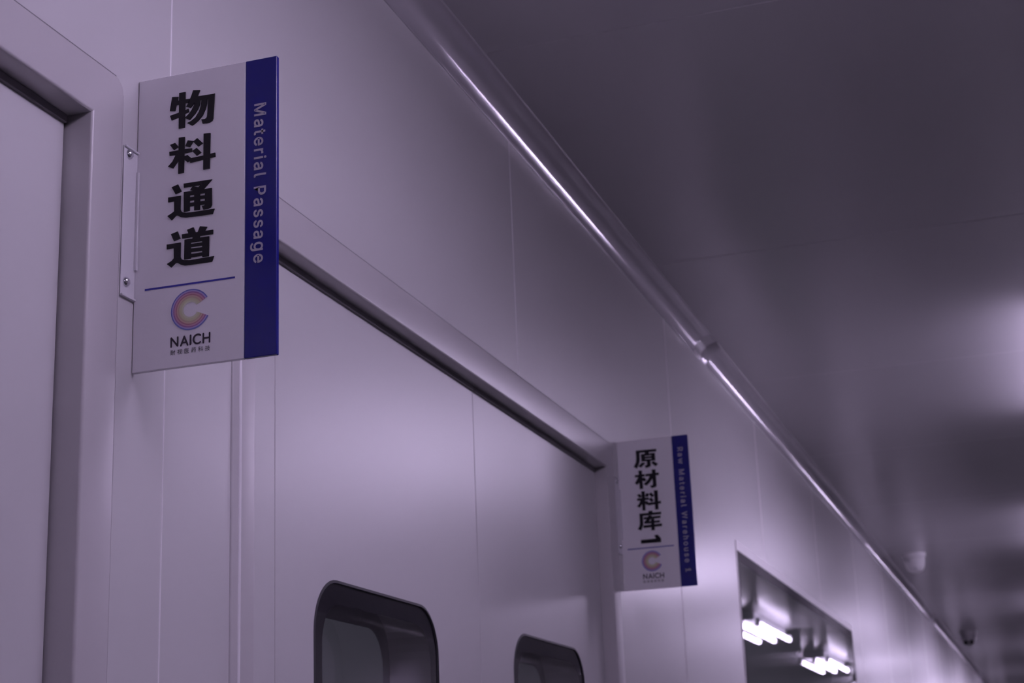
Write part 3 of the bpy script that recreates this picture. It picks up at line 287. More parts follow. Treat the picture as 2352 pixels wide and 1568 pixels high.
HAN = {
    '\u8010': (1000, [27,202,27,-27,49,-27,49,179,77,179,77,-5,96,-5,96,179,122,179,122,-5,140,-5,140,179,166,179,166,-1,165,-3,165,-4,164,-5,162,-5,159,-5,154,-5,148,-5,141,-5,143,-10,145,-16,147,-21,148,-26,158,-26,166,-26,173,-24,179,-22,183,-19,186,-15,187,-9,188,-1,188,202,102,202,106,213,110,225,114,237,117,250,197,250,197,275,17,275,17,250,90,250,88,238,84,225,81,213,78,202,205,148,216,128,226,107,234,87,239,70,262,78,257,96,249,116,238,136,227,156,282,292,282,214,200,214,200,189,282,189,282,4,281,0,280,-2,278,-3,274,-4,268,-3,259,-3,248,-3,235,-3,237,-9,240,-15,242,-22,244,-28,261,-28,274,-27,285,-25,293,-23,299,-19,303,-14,306,-6,307,4,307,189,337,189,337,214,307,214,307,292],
      [[60,89,59],[60,88,89],[62,60,61],[62,88,60],[62,87,88],[62,86,87],[63,86,62],[64,85,63],[85,86,63],[64,84,85],[49,57,58],[50,57,49],[50,56,57],[51,56,50],[51,55,56],[52,55,51],[52,54,55],[53,54,52],[65,84,64],[65,83,84],[66,83,65],[67,83,66],[68,83,67],[73,71,72],[73,70,71],[73,69,70],[73,68,69],[73,83,68],[73,82,83],[74,82,73],[74,81,82],[75,81,74],[75,80,81],[76,80,75],[76,79,80],[76,78,79],[76,77,78],[43,41,42],[43,40,41],[44,40,43],[45,39,44],[39,40,44],[45,38,39],[46,38,45],[46,37,38],[47,37,46],[47,36,37],[48,36,47],[48,35,36],[1,3,0],[3,48,0],[3,35,48],[3,34,35],[3,4,34],[4,7,34],[7,8,34],[8,11,34],[11,12,34],[12,33,34],[1,2,3],[5,7,4],[5,6,7],[9,11,8],[9,10,11],[13,33,12],[14,33,13],[14,32,33],[15,32,14],[16,32,15],[22,20,21],[17,32,16],[22,19,20],[22,18,19],[22,17,18],[22,32,17],[22,31,32],[23,31,22],[23,30,31],[24,30,23],[24,29,30],[25,29,24],[25,28,29],[25,27,28],[25,26,27]]),
    '\u89c6': (1000, [54,282,63,270,73,258,81,246,86,236,108,250,102,260,94,271,84,283,74,293,158,277,158,91,183,91,183,254,291,254,291,91,318,91,318,277,223,227,223,159,220,116,207,72,177,29,124,-9,128,-13,133,-18,138,-24,141,-28,176,-6,202,19,222,47,235,75,235,7,237,-8,243,-17,253,-21,268,-23,300,-23,318,-20,329,-9,335,13,338,47,333,48,327,51,321,53,316,57,315,26,312,8,308,-1,300,-3,272,-3,266,-2,262,0,260,4,259,10,259,97,242,97,245,113,247,128,248,144,248,158,248,227,22,234,22,210,107,210,89,177,66,146,41,119,14,97,17,92,20,85,24,78,26,71,36,79,46,88,56,98,67,109,67,-28,91,-28,91,123,101,111,111,98,119,86,126,77,143,98,135,107,123,120,110,135,98,148,110,166,121,185,131,205,139,225,125,235,120,234],
      [[11,13,10],[13,17,10],[13,14,17],[14,16,17],[11,12,13],[15,16,14],[94,92,93],[63,94,62],[63,92,94],[19,61,18],[19,60,61],[63,64,92],[64,91,92],[65,91,64],[65,90,91],[65,89,90],[66,89,65],[66,88,89],[20,60,19],[20,59,60],[66,87,88],[67,87,66],[20,58,59],[67,79,87],[79,86,87],[20,57,58],[67,76,79],[76,78,79],[80,86,79],[80,85,86],[68,76,67],[21,57,20],[21,56,57],[81,85,80],[68,75,76],[77,78,76],[81,84,85],[82,84,81],[68,74,75],[82,83,84],[69,74,68],[21,55,56],[21,31,55],[31,54,55],[70,74,69],[70,73,74],[71,73,70],[71,72,73],[21,30,31],[32,54,31],[22,30,21],[46,44,45],[46,43,44],[46,42,43],[46,41,42],[22,29,30],[46,40,41],[23,29,22],[47,40,46],[23,28,29],[47,39,40],[32,53,54],[48,39,47],[33,53,32],[33,52,53],[33,51,52],[49,39,48],[33,50,51],[33,49,50],[33,39,49],[23,24,28],[24,25,28],[25,26,28],[26,27,28],[34,39,33],[34,38,39],[35,38,34],[35,37,38],[36,37,35],[0,8,9],[0,7,8],[1,7,0],[1,6,7],[2,6,1],[2,5,6],[3,5,2],[3,4,5]]),
    '\u533b': (1000, [326,275,33,275,33,-14,334,-14,334,11,59,11,59,250,326,250,133,243,123,222,110,202,95,184,79,169,84,166,90,162,96,159,101,155,108,162,115,169,122,177,129,186,184,186,184,142,184,136,79,136,79,112,181,112,171,92,154,71,124,52,80,36,85,31,89,26,93,21,96,16,136,32,165,49,186,68,199,89,223,70,247,50,269,31,285,14,303,32,284,51,259,71,233,92,207,110,208,112,319,112,319,136,210,136,210,142,210,186,303,186,303,209,144,209,148,215,151,222,155,229,158,236],
      [[2,6,1],[6,0,1],[6,7,0],[2,5,6],[9,60,8],[9,59,60],[9,58,59],[9,57,58],[10,57,9],[10,56,57],[10,55,56],[10,54,55],[11,20,10],[20,54,10],[11,19,20],[21,54,20],[22,53,21],[53,54,21],[22,52,53],[12,19,11],[12,18,19],[12,17,18],[13,17,12],[14,17,13],[15,17,14],[15,16,17],[23,52,22],[23,51,52],[25,23,24],[25,51,23],[25,50,51],[25,49,50],[26,49,25],[27,48,26],[48,49,26],[27,47,48],[27,46,47],[28,38,27],[38,46,27],[38,45,46],[28,37,38],[39,45,38],[29,37,28],[39,44,45],[40,44,39],[29,36,37],[30,36,29],[40,43,44],[41,43,40],[30,35,36],[31,35,30],[41,42,43],[31,32,35],[32,33,35],[33,34,35],[2,4,5],[2,3,4]]),
    '\u836f': (1000, [190,116,202,98,213,80,222,61,228,46,251,55,245,71,235,89,224,107,211,124,20,10,24,-14,52,-10,84,-4,118,1,153,7,152,30,115,24,80,19,47,14,200,222,191,195,178,169,163,146,147,126,152,123,158,119,164,115,169,111,177,122,186,133,194,146,201,160,295,160,291,92,288,45,283,17,277,4,274,1,272,0,268,-1,264,-1,258,-1,248,-1,237,0,224,0,227,-5,229,-12,231,-19,232,-25,244,-25,256,-26,266,-25,275,-25,282,-24,289,-21,294,-18,299,-13,307,4,312,37,317,91,321,170,321,173,321,178,321,181,321,183,213,183,216,191,219,200,222,208,225,217,22,265,22,242,101,242,101,217,126,217,126,242,222,242,222,219,247,219,247,242,329,242,329,265,247,265,247,294,222,294,222,265,126,265,126,294,101,294,101,265,30,44,39,47,56,50,89,55,147,63,147,68,147,74,147,80,148,85,69,76,89,96,109,117,129,140,148,164,126,175,121,167,115,159,109,151,103,144,57,141,70,156,83,173,96,191,107,210,84,220,72,197,58,177,47,161,39,151,33,146,29,141,24,138,20,137,22,131,24,124,26,118,28,113,33,115,42,117,58,118,84,121,73,109,64,99,56,91,50,86,42,78,35,73,29,69,23,67,25,61,28,55,29,49],
      [[90,88,89],[90,87,88],[86,84,85],[86,83,84],[72,90,71],[72,87,90],[72,86,87],[72,83,86],[72,82,83],[72,81,82],[73,81,72],[74,76,73],[76,81,73],[74,75,76],[77,81,76],[78,80,77],[80,81,77],[78,79,80],[21,70,20],[116,114,115],[21,69,70],[116,113,114],[21,68,69],[21,67,68],[117,113,116],[22,67,21],[117,112,113],[22,66,67],[22,65,66],[22,64,65],[22,63,64],[22,62,63],[118,112,117],[106,104,105],[22,61,62],[118,111,112],[22,33,61],[33,60,61],[23,32,22],[32,33,22],[107,104,106],[107,103,104],[119,111,118],[23,31,32],[34,60,33],[108,103,107],[119,110,111],[109,103,108],[120,110,119],[23,30,31],[24,30,23],[121,110,120],[110,103,109],[122,110,121],[122,103,110],[122,102,103],[123,102,122],[124,102,123],[24,29,30],[125,131,124],[131,102,124],[25,29,24],[126,131,125],[0,8,9],[26,29,25],[26,27,29],[27,28,29],[126,130,131],[132,102,131],[126,129,130],[127,128,126],[128,129,126],[132,101,102],[1,8,0],[133,101,132],[1,7,8],[134,101,133],[2,7,1],[134,100,101],[35,60,34],[135,100,134],[35,59,60],[2,6,7],[136,100,135],[100,98,99],[3,6,2],[100,97,98],[137,100,136],[137,97,100],[137,96,97],[138,96,137],[3,5,6],[139,96,138],[139,95,96],[140,95,139],[140,94,95],[4,5,3],[141,94,140],[141,93,94],[142,93,141],[142,92,93],[91,92,142],[36,59,35],[36,58,59],[17,15,16],[18,15,17],[19,15,18],[37,58,36],[10,15,19],[11,15,10],[11,14,15],[37,57,58],[38,57,37],[11,13,14],[39,57,38],[46,44,45],[40,57,39],[46,43,44],[46,42,43],[41,57,40],[46,41,42],[46,57,41],[11,12,13],[47,57,46],[48,57,47],[48,56,57],[48,55,56],[49,55,48],[49,54,55],[49,53,54],[50,53,49],[50,52,53],[51,52,50]]),
    '\u79d1': (1000, [176,255,192,243,208,230,222,217,232,205,250,222,239,234,225,246,209,259,193,270,162,163,180,151,197,138,212,124,224,112,242,129,229,141,214,154,196,167,179,179,130,289,107,281,79,273,49,266,19,261,21,256,23,251,25,245,26,241,38,242,50,244,62,246,74,248,74,195,15,195,15,171,71,171,59,140,44,110,27,82,10,60,13,55,17,49,21,42,23,36,37,55,50,77,63,102,74,128,74,-27,100,-27,100,136,110,122,119,107,127,94,133,83,149,104,140,116,126,133,111,151,100,164,100,171,152,171,152,195,100,195,100,254,113,257,125,261,136,264,146,268,148,67,152,41,267,60,267,-27,293,-27,293,65,338,72,334,96,293,90,293,294,267,294,267,85],
      [[81,79,80],[81,78,79],[21,69,20],[22,69,21],[23,69,22],[0,8,9],[23,68,69],[24,68,23],[24,67,68],[25,67,24],[25,66,67],[0,7,8],[25,65,66],[26,65,25],[1,7,0],[26,32,65],[32,64,65],[27,32,26],[27,31,32],[33,64,32],[1,6,7],[27,30,31],[28,30,27],[28,29,30],[2,6,1],[2,5,6],[3,5,2],[3,4,5],[35,33,34],[35,64,33],[35,63,64],[35,62,63],[10,18,19],[36,62,35],[37,61,36],[61,62,36],[37,60,61],[10,17,18],[37,59,60],[11,17,10],[11,16,17],[37,58,59],[12,16,11],[12,15,16],[38,48,37],[48,51,37],[51,58,37],[13,15,12],[48,50,51],[52,58,51],[52,57,58],[13,14,15],[38,47,48],[49,50,48],[53,57,52],[53,56,57],[39,47,38],[54,56,53],[54,55,56],[39,46,47],[78,76,77],[81,76,78],[70,76,81],[40,46,39],[40,45,46],[70,75,76],[71,75,70],[71,72,75],[72,74,75],[41,45,40],[73,74,72],[42,45,41],[42,43,45],[43,44,45]]),
    '\u6280': (1000, [215,294,215,239,132,239,132,215,215,215,215,162,139,162,139,138,151,138,150,137,161,110,175,85,190,62,208,41,186,26,162,14,137,4,112,-4,116,-9,120,-15,124,-22,126,-28,153,-18,179,-7,204,7,227,22,247,6,270,-7,294,-19,321,-28,324,-23,329,-16,333,-11,338,-6,312,2,289,13,267,25,247,40,269,63,289,90,306,121,318,155,301,163,297,162,241,162,241,215,325,215,325,239,241,239,241,294,176,138,285,138,274,115,261,93,245,74,228,57,212,75,198,94,186,115,62,294,62,223,17,223,17,199,62,199,62,122,49,118,36,115,24,112,13,109,21,83,62,96,62,4,62,1,61,-2,59,-3,56,-3,50,-3,42,-3,32,-3,20,-3,22,-9,24,-15,26,-22,28,-27,44,-27,57,-26,68,-25,76,-22,81,-19,85,-13,88,-6,88,4,88,103,131,116,127,140,88,129,88,199,127,199,127,223,88,223,88,294],
      [[60,100,59],[60,99,100],[1,49,0],[1,48,49],[3,1,2],[3,48,1],[3,47,48],[3,46,47],[62,60,61],[62,99,60],[62,98,99],[62,97,98],[4,46,3],[5,45,4],[45,46,4],[5,44,45],[63,97,62],[64,96,63],[96,97,63],[64,95,96],[43,41,42],[7,5,6],[7,44,5],[7,43,44],[7,41,43],[7,8,41],[8,50,41],[50,51,41],[51,40,41],[95,93,94],[9,50,8],[9,58,50],[52,40,51],[10,58,9],[64,93,95],[65,93,64],[52,39,40],[66,93,65],[66,92,93],[10,57,58],[53,39,52],[67,92,66],[68,92,67],[11,57,10],[69,92,68],[69,70,92],[70,91,92],[71,91,70],[11,56,57],[54,39,53],[54,38,39],[12,56,11],[12,55,56],[55,38,54],[55,37,38],[13,55,12],[13,37,55],[14,37,13],[14,36,37],[15,25,14],[25,36,14],[25,35,36],[15,24,25],[26,35,25],[16,24,15],[26,34,35],[16,23,24],[27,34,26],[72,91,71],[72,90,91],[17,23,16],[27,33,34],[73,90,72],[74,90,73],[75,90,74],[80,78,79],[80,77,78],[80,76,77],[80,75,76],[80,90,75],[18,23,17],[27,32,33],[80,89,90],[18,22,23],[28,32,27],[81,89,80],[19,22,18],[28,31,32],[81,88,89],[82,88,81],[20,22,19],[28,30,31],[20,21,22],[82,87,88],[29,30,28],[83,87,82],[83,86,87],[83,85,86],[83,84,85]]),
}

# ---------------------------------------------------------------- setting
Z = CAM_Z
CEIL_Z = Z + 1.168
XR = 3.00            # corridor width
Y0, Y1 = -4.0, 27.0
D1 = dict(y0=0.285, y1=1.2350, z=Z + 0.649)
D2 = dict(y0=1.5700, y1=3.0700, z=Z + 0.649)
FW = 0.053           # visible width of the door frames
WIN = dict(y0=4.408, y1=6.900, z0=0.98, z1=Z + 0.694)
SEAMS = [-3.28, -2.115, -0.95, 0.215, 1.379, 2.527, 3.689, 4.875] + [4.875 + 1.165 * k for k in range(1, 19)]

bm = bmesh.new()
openings = [(D1['y0'] - .02, D1['y1'] + .02, -1, D1['z'] + .02), (D2['y0'] - .02, D2['y1'] + .02, -1, D2['z'] + .02),
            (WIN['y0'] + .004, WIN['y1'] - .004, WIN['z0'] + .004, WIN['z1'] - .004)]
HG = 0.0012
cuts = sorted({Y0, Y1} | {s - HG for s in SEAMS} | {s + HG for s in SEAMS} | {o[0] for o in openings} | {o[1] for o in openings})
for a, b in zip(cuts, cuts[1:]):
    if b - a < 1e-6:
        continue
    mid = (a + b) / 2
    spans = [(0.0, CEIL_Z)]
    for o in openings:
        if o[0] < mid < o[1]:
            ns = []
            for z0, z1 in spans:
                if o[2] > z0: ns.append((z0, o[2]))
                if o[3] < z1: ns.append((max(z0, o[3]), z1))
            spans = ns
    groove = any(abs(mid - s) < 1e-4 for s in SEAMS)
    for z0, z1 in spans:
        if groove:
            pr = [(0, a), (.0005, a + .0006), (.0007, mid), (.0005, b - .0006), (0, b)]
            for (xa, ya), (xb, yb) in zip(pr, pr[1:]):
                quad(bm, (xa, ya, z0), (xb, yb, z0), (xb, yb, z1), (xa, ya, z1), mi=1)
        else:
            quad(bm, (0, a, z0), (0, b, z0), (0, b, z1), (0, a, z1))
        quad(bm, (-.10, a, z0), (-.10, b, z0), (-.10, b, z1), (-.10, a, z1))
for o in openings:   # the cut edges of the panels
    zb = max(o[2], 0)
    quad(bm, (0, o[0], zb), (-.10, o[0], zb), (-.10, o[0], o[3]), (0, o[0], o[3]))
    quad(bm, (0, o[1], zb), (-.10, o[1], zb), (-.10, o[1], o[3]), (0, o[1], o[3]))
    quad(bm, (0, o[0], o[3]), (-.10, o[0], o[3]), (-.10, o[1], o[3]), (0, o[1], o[3]))
    if o[2] > 0:
        quad(bm, (0, o[0], zb), (-.10, o[0], zb), (-.10, o[1], zb), (0, o[1], zb))
bmesh.ops.remove_doubles(bm, verts=bm.verts, dist=1e-6)
struct(obj('wall_left', bm, [PANEL, SEALANT]))

bm = bmesh.new()
ys = [Y0]
for k in range(-5, 22):
    s = 2.276 + 1.148 * k
    ys += [s - .0016, s, s + .0016]
ys.append(Y1)
for i, (a, b) in enumerate(zip(ys, ys[1:])):
    za = CEIL_Z + (.002 if i % 3 == 2 else 0)
    zb = CEIL_Z + (.002 if i % 3 == 1 else 0)
    quad(bm, (0, a, za), (XR, a, za), (XR, b, zb), (0, b, zb))
bmesh.ops.remove_doubles(bm, verts=bm.verts, dist=1e-6)
struct(obj('ceiling', bm, CEIL))

bm = bmesh.new(); box(bm, -3.1, XR + .1, Y0 - .1, Y1 + .1, -.1, 0); struct(obj('floor', bm, FLOORM))
bm = bmesh.new()
cuts = [Y0] + [s for k in range(26) for s in (-3.4 + 1.165 * k - HG, -3.4 + 1.165 * k, -3.4 + 1.165 * k + HG)] + [Y1]
for i, (a, b) in enumerate(zip(cuts, cuts[1:])):
    xa = XR + (.0018 if i % 3 == 2 else 0); xb = XR + (.0018 if i % 3 == 1 else 0)
    quad(bm, (xa, a, 0), (xb, b, 0), (xb, b, CEIL_Z), (xa, a, CEIL_Z))
bmesh.ops.remove_doubles(bm, verts=bm.verts, dist=1e-6)
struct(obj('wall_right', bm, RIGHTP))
bm = bmesh.new(); box(bm, -.1, XR + .1, Y0 - .1, Y0, 0, CEIL_Z); struct(obj('wall_near_end', bm, PANEL))
bm = bmesh.new(); box(bm, -.1, XR + .1, Y1, Y1 + .1, 0, CEIL_Z); struct(obj('wall_far_end', bm, PANEL))
# unlit rooms on the other side of the doors and the window
bm = bmesh.new(); box(bm, -3.1, -3.0, Y0, Y1, 0, CEIL_Z); struct(obj('wall_room_back', bm, ROOM))
bm = bmesh.new(); box(bm, -3.0, -.1, 3.55, 3.63, 0, CEIL_Z); struct(obj('wall_room_partition', bm, ROOM))
bm = bmesh.new(); box(bm, -3.0, -.1, Y0 - .1, Y0, 0, CEIL_Z); struct(obj('wall_room_near_end', bm, ROOM))
bm = bmesh.new(); box(bm, -3.0, -.1, Y1, Y1 + .1, 0, CEIL_Z); struct(obj('wall_room_far_end', bm, ROOM))
bm = bmesh.new(); box(bm, -3.1, -.001, Y0 - .1, Y1 + .1, CEIL_Z + .001, CEIL_Z + .1); struct(obj('ceiling_room', bm, ROOM))

ld = bpy.data.lights.new('room_fill', 'AREA')  # added fill lights, no fitting modelled, to brighten the view through the glass
ld.shape = 'RECTANGLE'; ld.size = 1.2; ld.size_y = 0.3
ld.energy = ROOM_FILL_POWER; ld.color = (0.82, 0.84, 1.0)
ld2 = ld.copy(); ld2.energy = ROOM_FILL_POWER * 3.6
for yy, ld in ((2.2, ld), (6.0, ld2), (12.0, ld2), (18.0, ld2), (24.0, ld2)):
    lo = bpy.data.objects.new('room_fill', ld); C.objects.link(lo)
    lo.location = (-1.7, yy, CEIL_Z - .05)

# cove mouldings between wall and ceiling, in lengths
CR = 0.0450
def cove(y0, y1, side):
    b = bmesh.new()
    prof = [(0.0, CEIL_Z - CR - .002), (.0012, CEIL_Z - CR - .002), (.0016, CEIL_Z - CR)]
    n = 36
    for i in range(1, n):
        a = math.pi / 2 * i / n
        prof.append((.0016 + CR * (1 - math.cos(a)), CEIL_Z - CR - .0016 + CR * math.sin(a)))
    prof += [(CR, CEIL_Z - .0016), (CR + .002, CEIL_Z - .0012), (CR + .002, CEIL_Z)]
    prof.append((0.0, CEIL_Z))
    tr = (lambda x: x) if side < 0 else (lambda x: XR - x)
    ny = max(2, int((y1 - y0) / .09))
    rows = [[b.verts.new((tr(x), y0 + (y1 - y0) * q / ny, z)) for x, z in prof] for q in range(ny + 1)]
    for A, B in zip(rows, rows[1:]):
        for i in range(len(prof)):
            j = (i + 1) % len(prof)
            f = b.faces.new((A[i], A[j], B[j], B[i]))
            f.smooth = True
    b.faces.new(rows[0]); b.faces.new(rows[-1])
    for e in b.edges:
        if len(e.link_faces) == 2 and e.calc_face_angle(0) > .6:
            e.smooth = False
    return b
cl = [Y0, -1.86, 4.105, 11.35, 17.3, 23.2, Y1]
k = 0
for side in (-1, 1):
    for a, b_ in zip(cl, cl[1:]):
        k += 1
        struct(obj('trim_%d' % k, cove(a + .0012, b_ - .0012, side), COVE))

# door frames: one profile swept up, over and down the opening
def frame_mesh(d, bead=None):
    b = bmesh.new()
    h = .0022
    prof = [(0.0, -.062)]
    r = .003
    for i in range(7):
        a = math.pi / 2 * i / 6
        prof.append((r - r * math.cos(a), h - r + r * math.sin(a)))
    r = .002
    for i in range(5):
        a = math.pi / 2 * i / 4
        prof.append((FW - r + r * math.sin(a), h - r + r * math.cos(a)))
    prof.append((FW, -.0005))
    rows = []
    nc = 8
    for s, x in prof:
        y0, y1, z1 = d['y0'] - s, d['y1'] + s, d['z'] + s
        rc = .014 * (s / FW) ** 2
        nz = 24
        row = [(x, y0, (z1 - rc) * q / nz) for q in range(nz)]
        for i in range(nc + 1):
            a = math.pi / 2 * i / nc
            row.append((x, y0 + rc - rc * math.cos(a), z1 - rc + rc * math.sin(a)))
        row += [(x, y0 + rc + (y1 - y0 - 2 * rc) * q / 16, z1) for q in range(1, 16)]
        for i in range(nc + 1):
            a = math.pi / 2 * i / nc
            row.append((x, y1 - rc + rc * math.sin(a), z1 - rc + rc * math.cos(a)))
        row += [(x, y1, (z1 - rc) * (1 - q / nz)) for q in range(1, nz + 1)]
        rows.append([b.verts.new(p) for p in row])
    for p, q in zip(rows, rows[1:]):
        for i in range(len(p) - 1):
            f = b.faces.new((p[i], p[i + 1], q[i + 1], q[i]))
            f.smooth = True
    for e in b.edges:
        if len(e.link_faces) == 2 and e.calc_face_angle(0) > .5:
            e.smooth = False
    if bead:
        b2 = bmesh.new()
        pts = [(bead + .0026 * math.cos(t), h - .0004 + .0022 * math.sin(t)) for t in [math.pi * i / 10 for i in range(11)]]
        A = [b2.verts.new((x, y, 0)) for y, x in pts]; B = [b2.verts.new((x, y, d['z'])) for y, x in pts]
        for i in range(10):
            f = b2.faces.new((A[i], A[i + 1], B[i + 1], B[i])); f.smooth = True
        return b, b2
    return b

door1 = struct(obj('door_1', frame_mesh(D1), FRAME))
fm, bd = frame_mesh(D2, bead=D2['y0'] - .0362)
door2 = struct(obj('door_2', fm, FRAME))
obj('edge_bead', bd, SEALANT, door2)

def shadow_joint(parent, d):  # dark strip; the shadow gap at the frame's outer edge is put into its colour
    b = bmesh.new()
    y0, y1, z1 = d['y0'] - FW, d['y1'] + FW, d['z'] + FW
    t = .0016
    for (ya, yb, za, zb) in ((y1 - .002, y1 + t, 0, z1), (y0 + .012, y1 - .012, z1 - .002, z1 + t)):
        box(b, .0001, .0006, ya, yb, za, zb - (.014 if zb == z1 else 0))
    return obj('shadow_joint', b, SHADOWJOINT, parent)
shadow_joint(door1, D1); shadow_joint(door2, D2)

def leaf(parent, xf, y0, y1, z1, glass=None, th=.075, stile=None):
    """A flush door leaf with its front at xf; glass = (y0, y1, z0, z1, corner radius) of the vision panel."""
    b = bmesh.new()
    ch = .0012
    out = [(y0 + ch, .008), (y1 - ch, .008), (y1 - ch, z1 - ch), (y0 + ch, z1 - ch)]
    hole = rrect(*glass) if glass else None
    for x in (xf, xf - th):
        loops = [out] + ([hole] if hole else [])
        poly_faces(b, loops, lambda y, z, x=x: (x, y, z))
    o2 = [(y0, .008), (y1, .008), (y1, z1), (y0, z1)]
    for i in range(4):
        j = (i + 1) % 4
        quad(b, (xf, *out[i]), (xf, *out[j]), (xf - ch, *o2[j]), (xf - ch, *o2[i]))
        quad(b, (xf - ch, *o2[i]), (xf - ch, *o2[j]), (xf - th, *o2[j]), (xf - th, *o2[i]))
    if hole:
        n = len(hole)
        for i in range(n):
            j = (i + 1) % n
            quad(b, (xf, *hole[i]), (xf, *hole[j]), (xf - th, *hole[j]), (xf - th, *hole[i]))
    bmesh.ops.remove_doubles(b, verts=b.verts, dist=1e-6)
    lf = obj('leaf', b, LEAF, parent)
    b = bmesh.new()
    box(b, xf - .003, xf + .0035, y0 + .001, y1 - .001, z1 - .0062, z1 + .0024, .0008, 1)
    obj('top_gasket', b, TOPSEAL, lf)
    if stile:
        b = bmesh.new()
        box(b, xf - .0002, xf + .0004, stile - .0004, stile + .0004, .01, z1 - .002)
        obj('stile_joint', b, FRAME, lf)
    if glass:
        gy0, gy1, gz0, gz1, gr = glass
        e = .0012
        for x, nm in ((xf - .0012, 'front_pane'), (xf - th + .0012, 'rear_pane')):
            s = 1 if nm == 'front_pane' else -1
            b = bmesh.new()
            poly_faces(b, [rrect(gy0 + e, gy1 - e, gz0 + e, gz1 - e, gr - e)], lambda y, z, x=x: (x, y, z))
            pane = obj(nm, b, GLASS, lf)
            b = bmesh.new()
            bw = .0265
            poly_faces(b, [rrect(gy0 + e, gy1 - e, gz0 + e, gz1 - e, gr - e), rrect(gy0 + bw, gy1 - bw, gz0 + bw, gz1 - bw, gr - bw * .55)],
                       lambda y, z, x=x: (x - s * .0008, y, z))
            obj('printed_border', b, BORDER if s > 0 else REARBORDER, pane)
            # dark sealing bead round the pane
            b = bmesh.new()
            L0 = rrect(gy0 - .0015, gy1 + .0015, gz0 - .0015, gz1 + .0015, gr + .0015)
            L1 = rrect(gy0 + .002, gy1 - .002, gz0 + .002, gz1 - .002, gr - .002)
            xo = x + s * .0022
            n = len(L0)
            for i in range(n):
                j = (i + 1) % n
                quad(b, (xo - s * .001, *L0[i]), (xo - s * .001, *L0[j]), (xo, *L1[j]), (xo, *L1[i]))
                quad(b, (xo, *L1[i]), (xo, *L1[j]), (x, *L1[j]), (x, *L1[i]))
            bmesh.ops.remove_doubles(b, verts=b.verts, dist=1e-6)
            obj('seal', b, GASKET if s > 0 else REARBORDER, pane)
    return lf

leaf(door1, -.0262, D1['y0'] + .003, D1['y1'] - .003, D1['z'] - .003)
SPL = 2.3590
leaf(door2, -.0235, D2['y0'] + .003, SPL - .0008, D2['z'] - .003, (1.7715, 2.1795, Z - .36, Z + .2815, .066), stile=1.6690)
leaf(door2, -.0235, SPL + .0008, D2['y1'] - .003, D2['z'] - .003, (2.5155, 2.9235, Z - .36, Z + .2825, .066))

# corridor window, flush double glazing
w = WIN
b = bmesh.new()
o_ = [(w['y0'], w['z0']), (w['y1'], w['z0']), (w['y1'], w['z1']), (w['y0'], w['z1'])]
f_ = .025
i_ = [(w['y0'] + .011, w['z0'] + f_), (w['y1'] - .011, w['z0'] + f_), (w['y1'] - .011, w['z1'] - f_), (w['y0'] + .011, w['z1'] - f_)]
for i in range(4):
    j = (i + 1) % 4
    quad(b, (.0015, *o_[i]), (.0015, *o_[j]), (.0012, *i_[j]), (.0012, *i_[i]))
    quad(b, (.0015, *o_[i]), (.0015, *o_[j]), (-.02, *o_[j]), (-.02, *o_[i]))
    quad(b, (.0012, *i_[i]), (.0012, *i_[j]), (-.10, *i_[j]), (-.10, *i_[i]))
bmesh.ops.remove_doubles(b, verts=b.verts, dist=1e-6)
win = struct(obj('window_1', b, FRAME))
for x, s, nm in ((0.0004, 1, 'pane'),):
    b = bmesh.new(); quad(b, *[(x, *p) for p in i_]); pane = obj(nm, b, GLASS, win)
    b = bmesh.new()
    bw = .030
    q_ = [(i_[0][0] + bw, i_[0][1] + bw), (i_[1][0] - bw, i_[1][1] + bw), (i_[2][0] - bw, i_[2][1] - bw), (i_[3][0] + bw, i_[3][1] - bw)]
    poly_faces(b, [i_, q_], lambda y, z, x=x: (x - s * .0006, y, z))
    obj('printed_border', b, BORDER, pane)

# ---------------------------------------------------------------- ceiling lamps (reflected in the wall, the cove and the window)
LX, LZ = 1.07, CEIL_Z
def lamp():
    t = thing('ceiling_lamp', '', 'lamp', (LX, 0, LZ), 'three-tube corridor ceiling lamps')
    hl = .63
    b = bmesh.new()
    box(b, -.085, .085, -hl, hl, -.055, -.0005, .006)
    obj('housing', b, LAMPSHELL, t)
    for x in (-.105, 0, .105):
        b = bmesh.new()
        lathe(b, [(.0150, -hl + .03), (.0150, hl - .03)], 12, 'y', center=(x, 0, -.078))
        tb = obj('tube', b, TUBE, t, smooth=False)
        for e in (-1, 1):
            b = bmesh.new()
            box(b, x - .014, x + .014, e * hl - .015 - e * .015, e * hl + .015 - e * .015, -.094, -.045, .003)
            obj('lamp_holder', b, LAMPSHELL, t)
    return t
lamp0 = lamp()
def copy_tree(o, parent=None):
    c = o.copy(); C.objects.link(c)
    if parent: c.parent = parent
    for ch in list(o.children):
        copy_tree(ch, c)
    return c
LABELS = [(-1.5, 'three-tube ceiling lamp behind the camera, before the first door'),
          (1.32, 'three-tube ceiling lamp opposite the large near sign'),
          (4.7, 'three-tube ceiling lamp opposite the start of the corridor window'),
          (7.8, 'three-tube ceiling lamp just past the corridor window, opposite the white ceiling device'),
          (10.9, 'lit three-tube ceiling lamp mirrored at the left edge of the corridor window'),
          (14.0, 'lit three-tube ceiling lamp mirrored at the right edge of the corridor window'),
          (17.1, 'lit three-tube ceiling lamp mirrored on the wall right of the window'),
          (20.2, 'three-tube ceiling lamp second from the far end of the corridor'),
          (23.3, 'three-tube ceiling lamp nearest the far end of the corridor')]
for i, (y, lb) in enumerate(LABELS):
    o = lamp0 if i == 0 else copy_tree(lamp0)
    o.location = (LX, y, LZ)
    o['label'] = lb

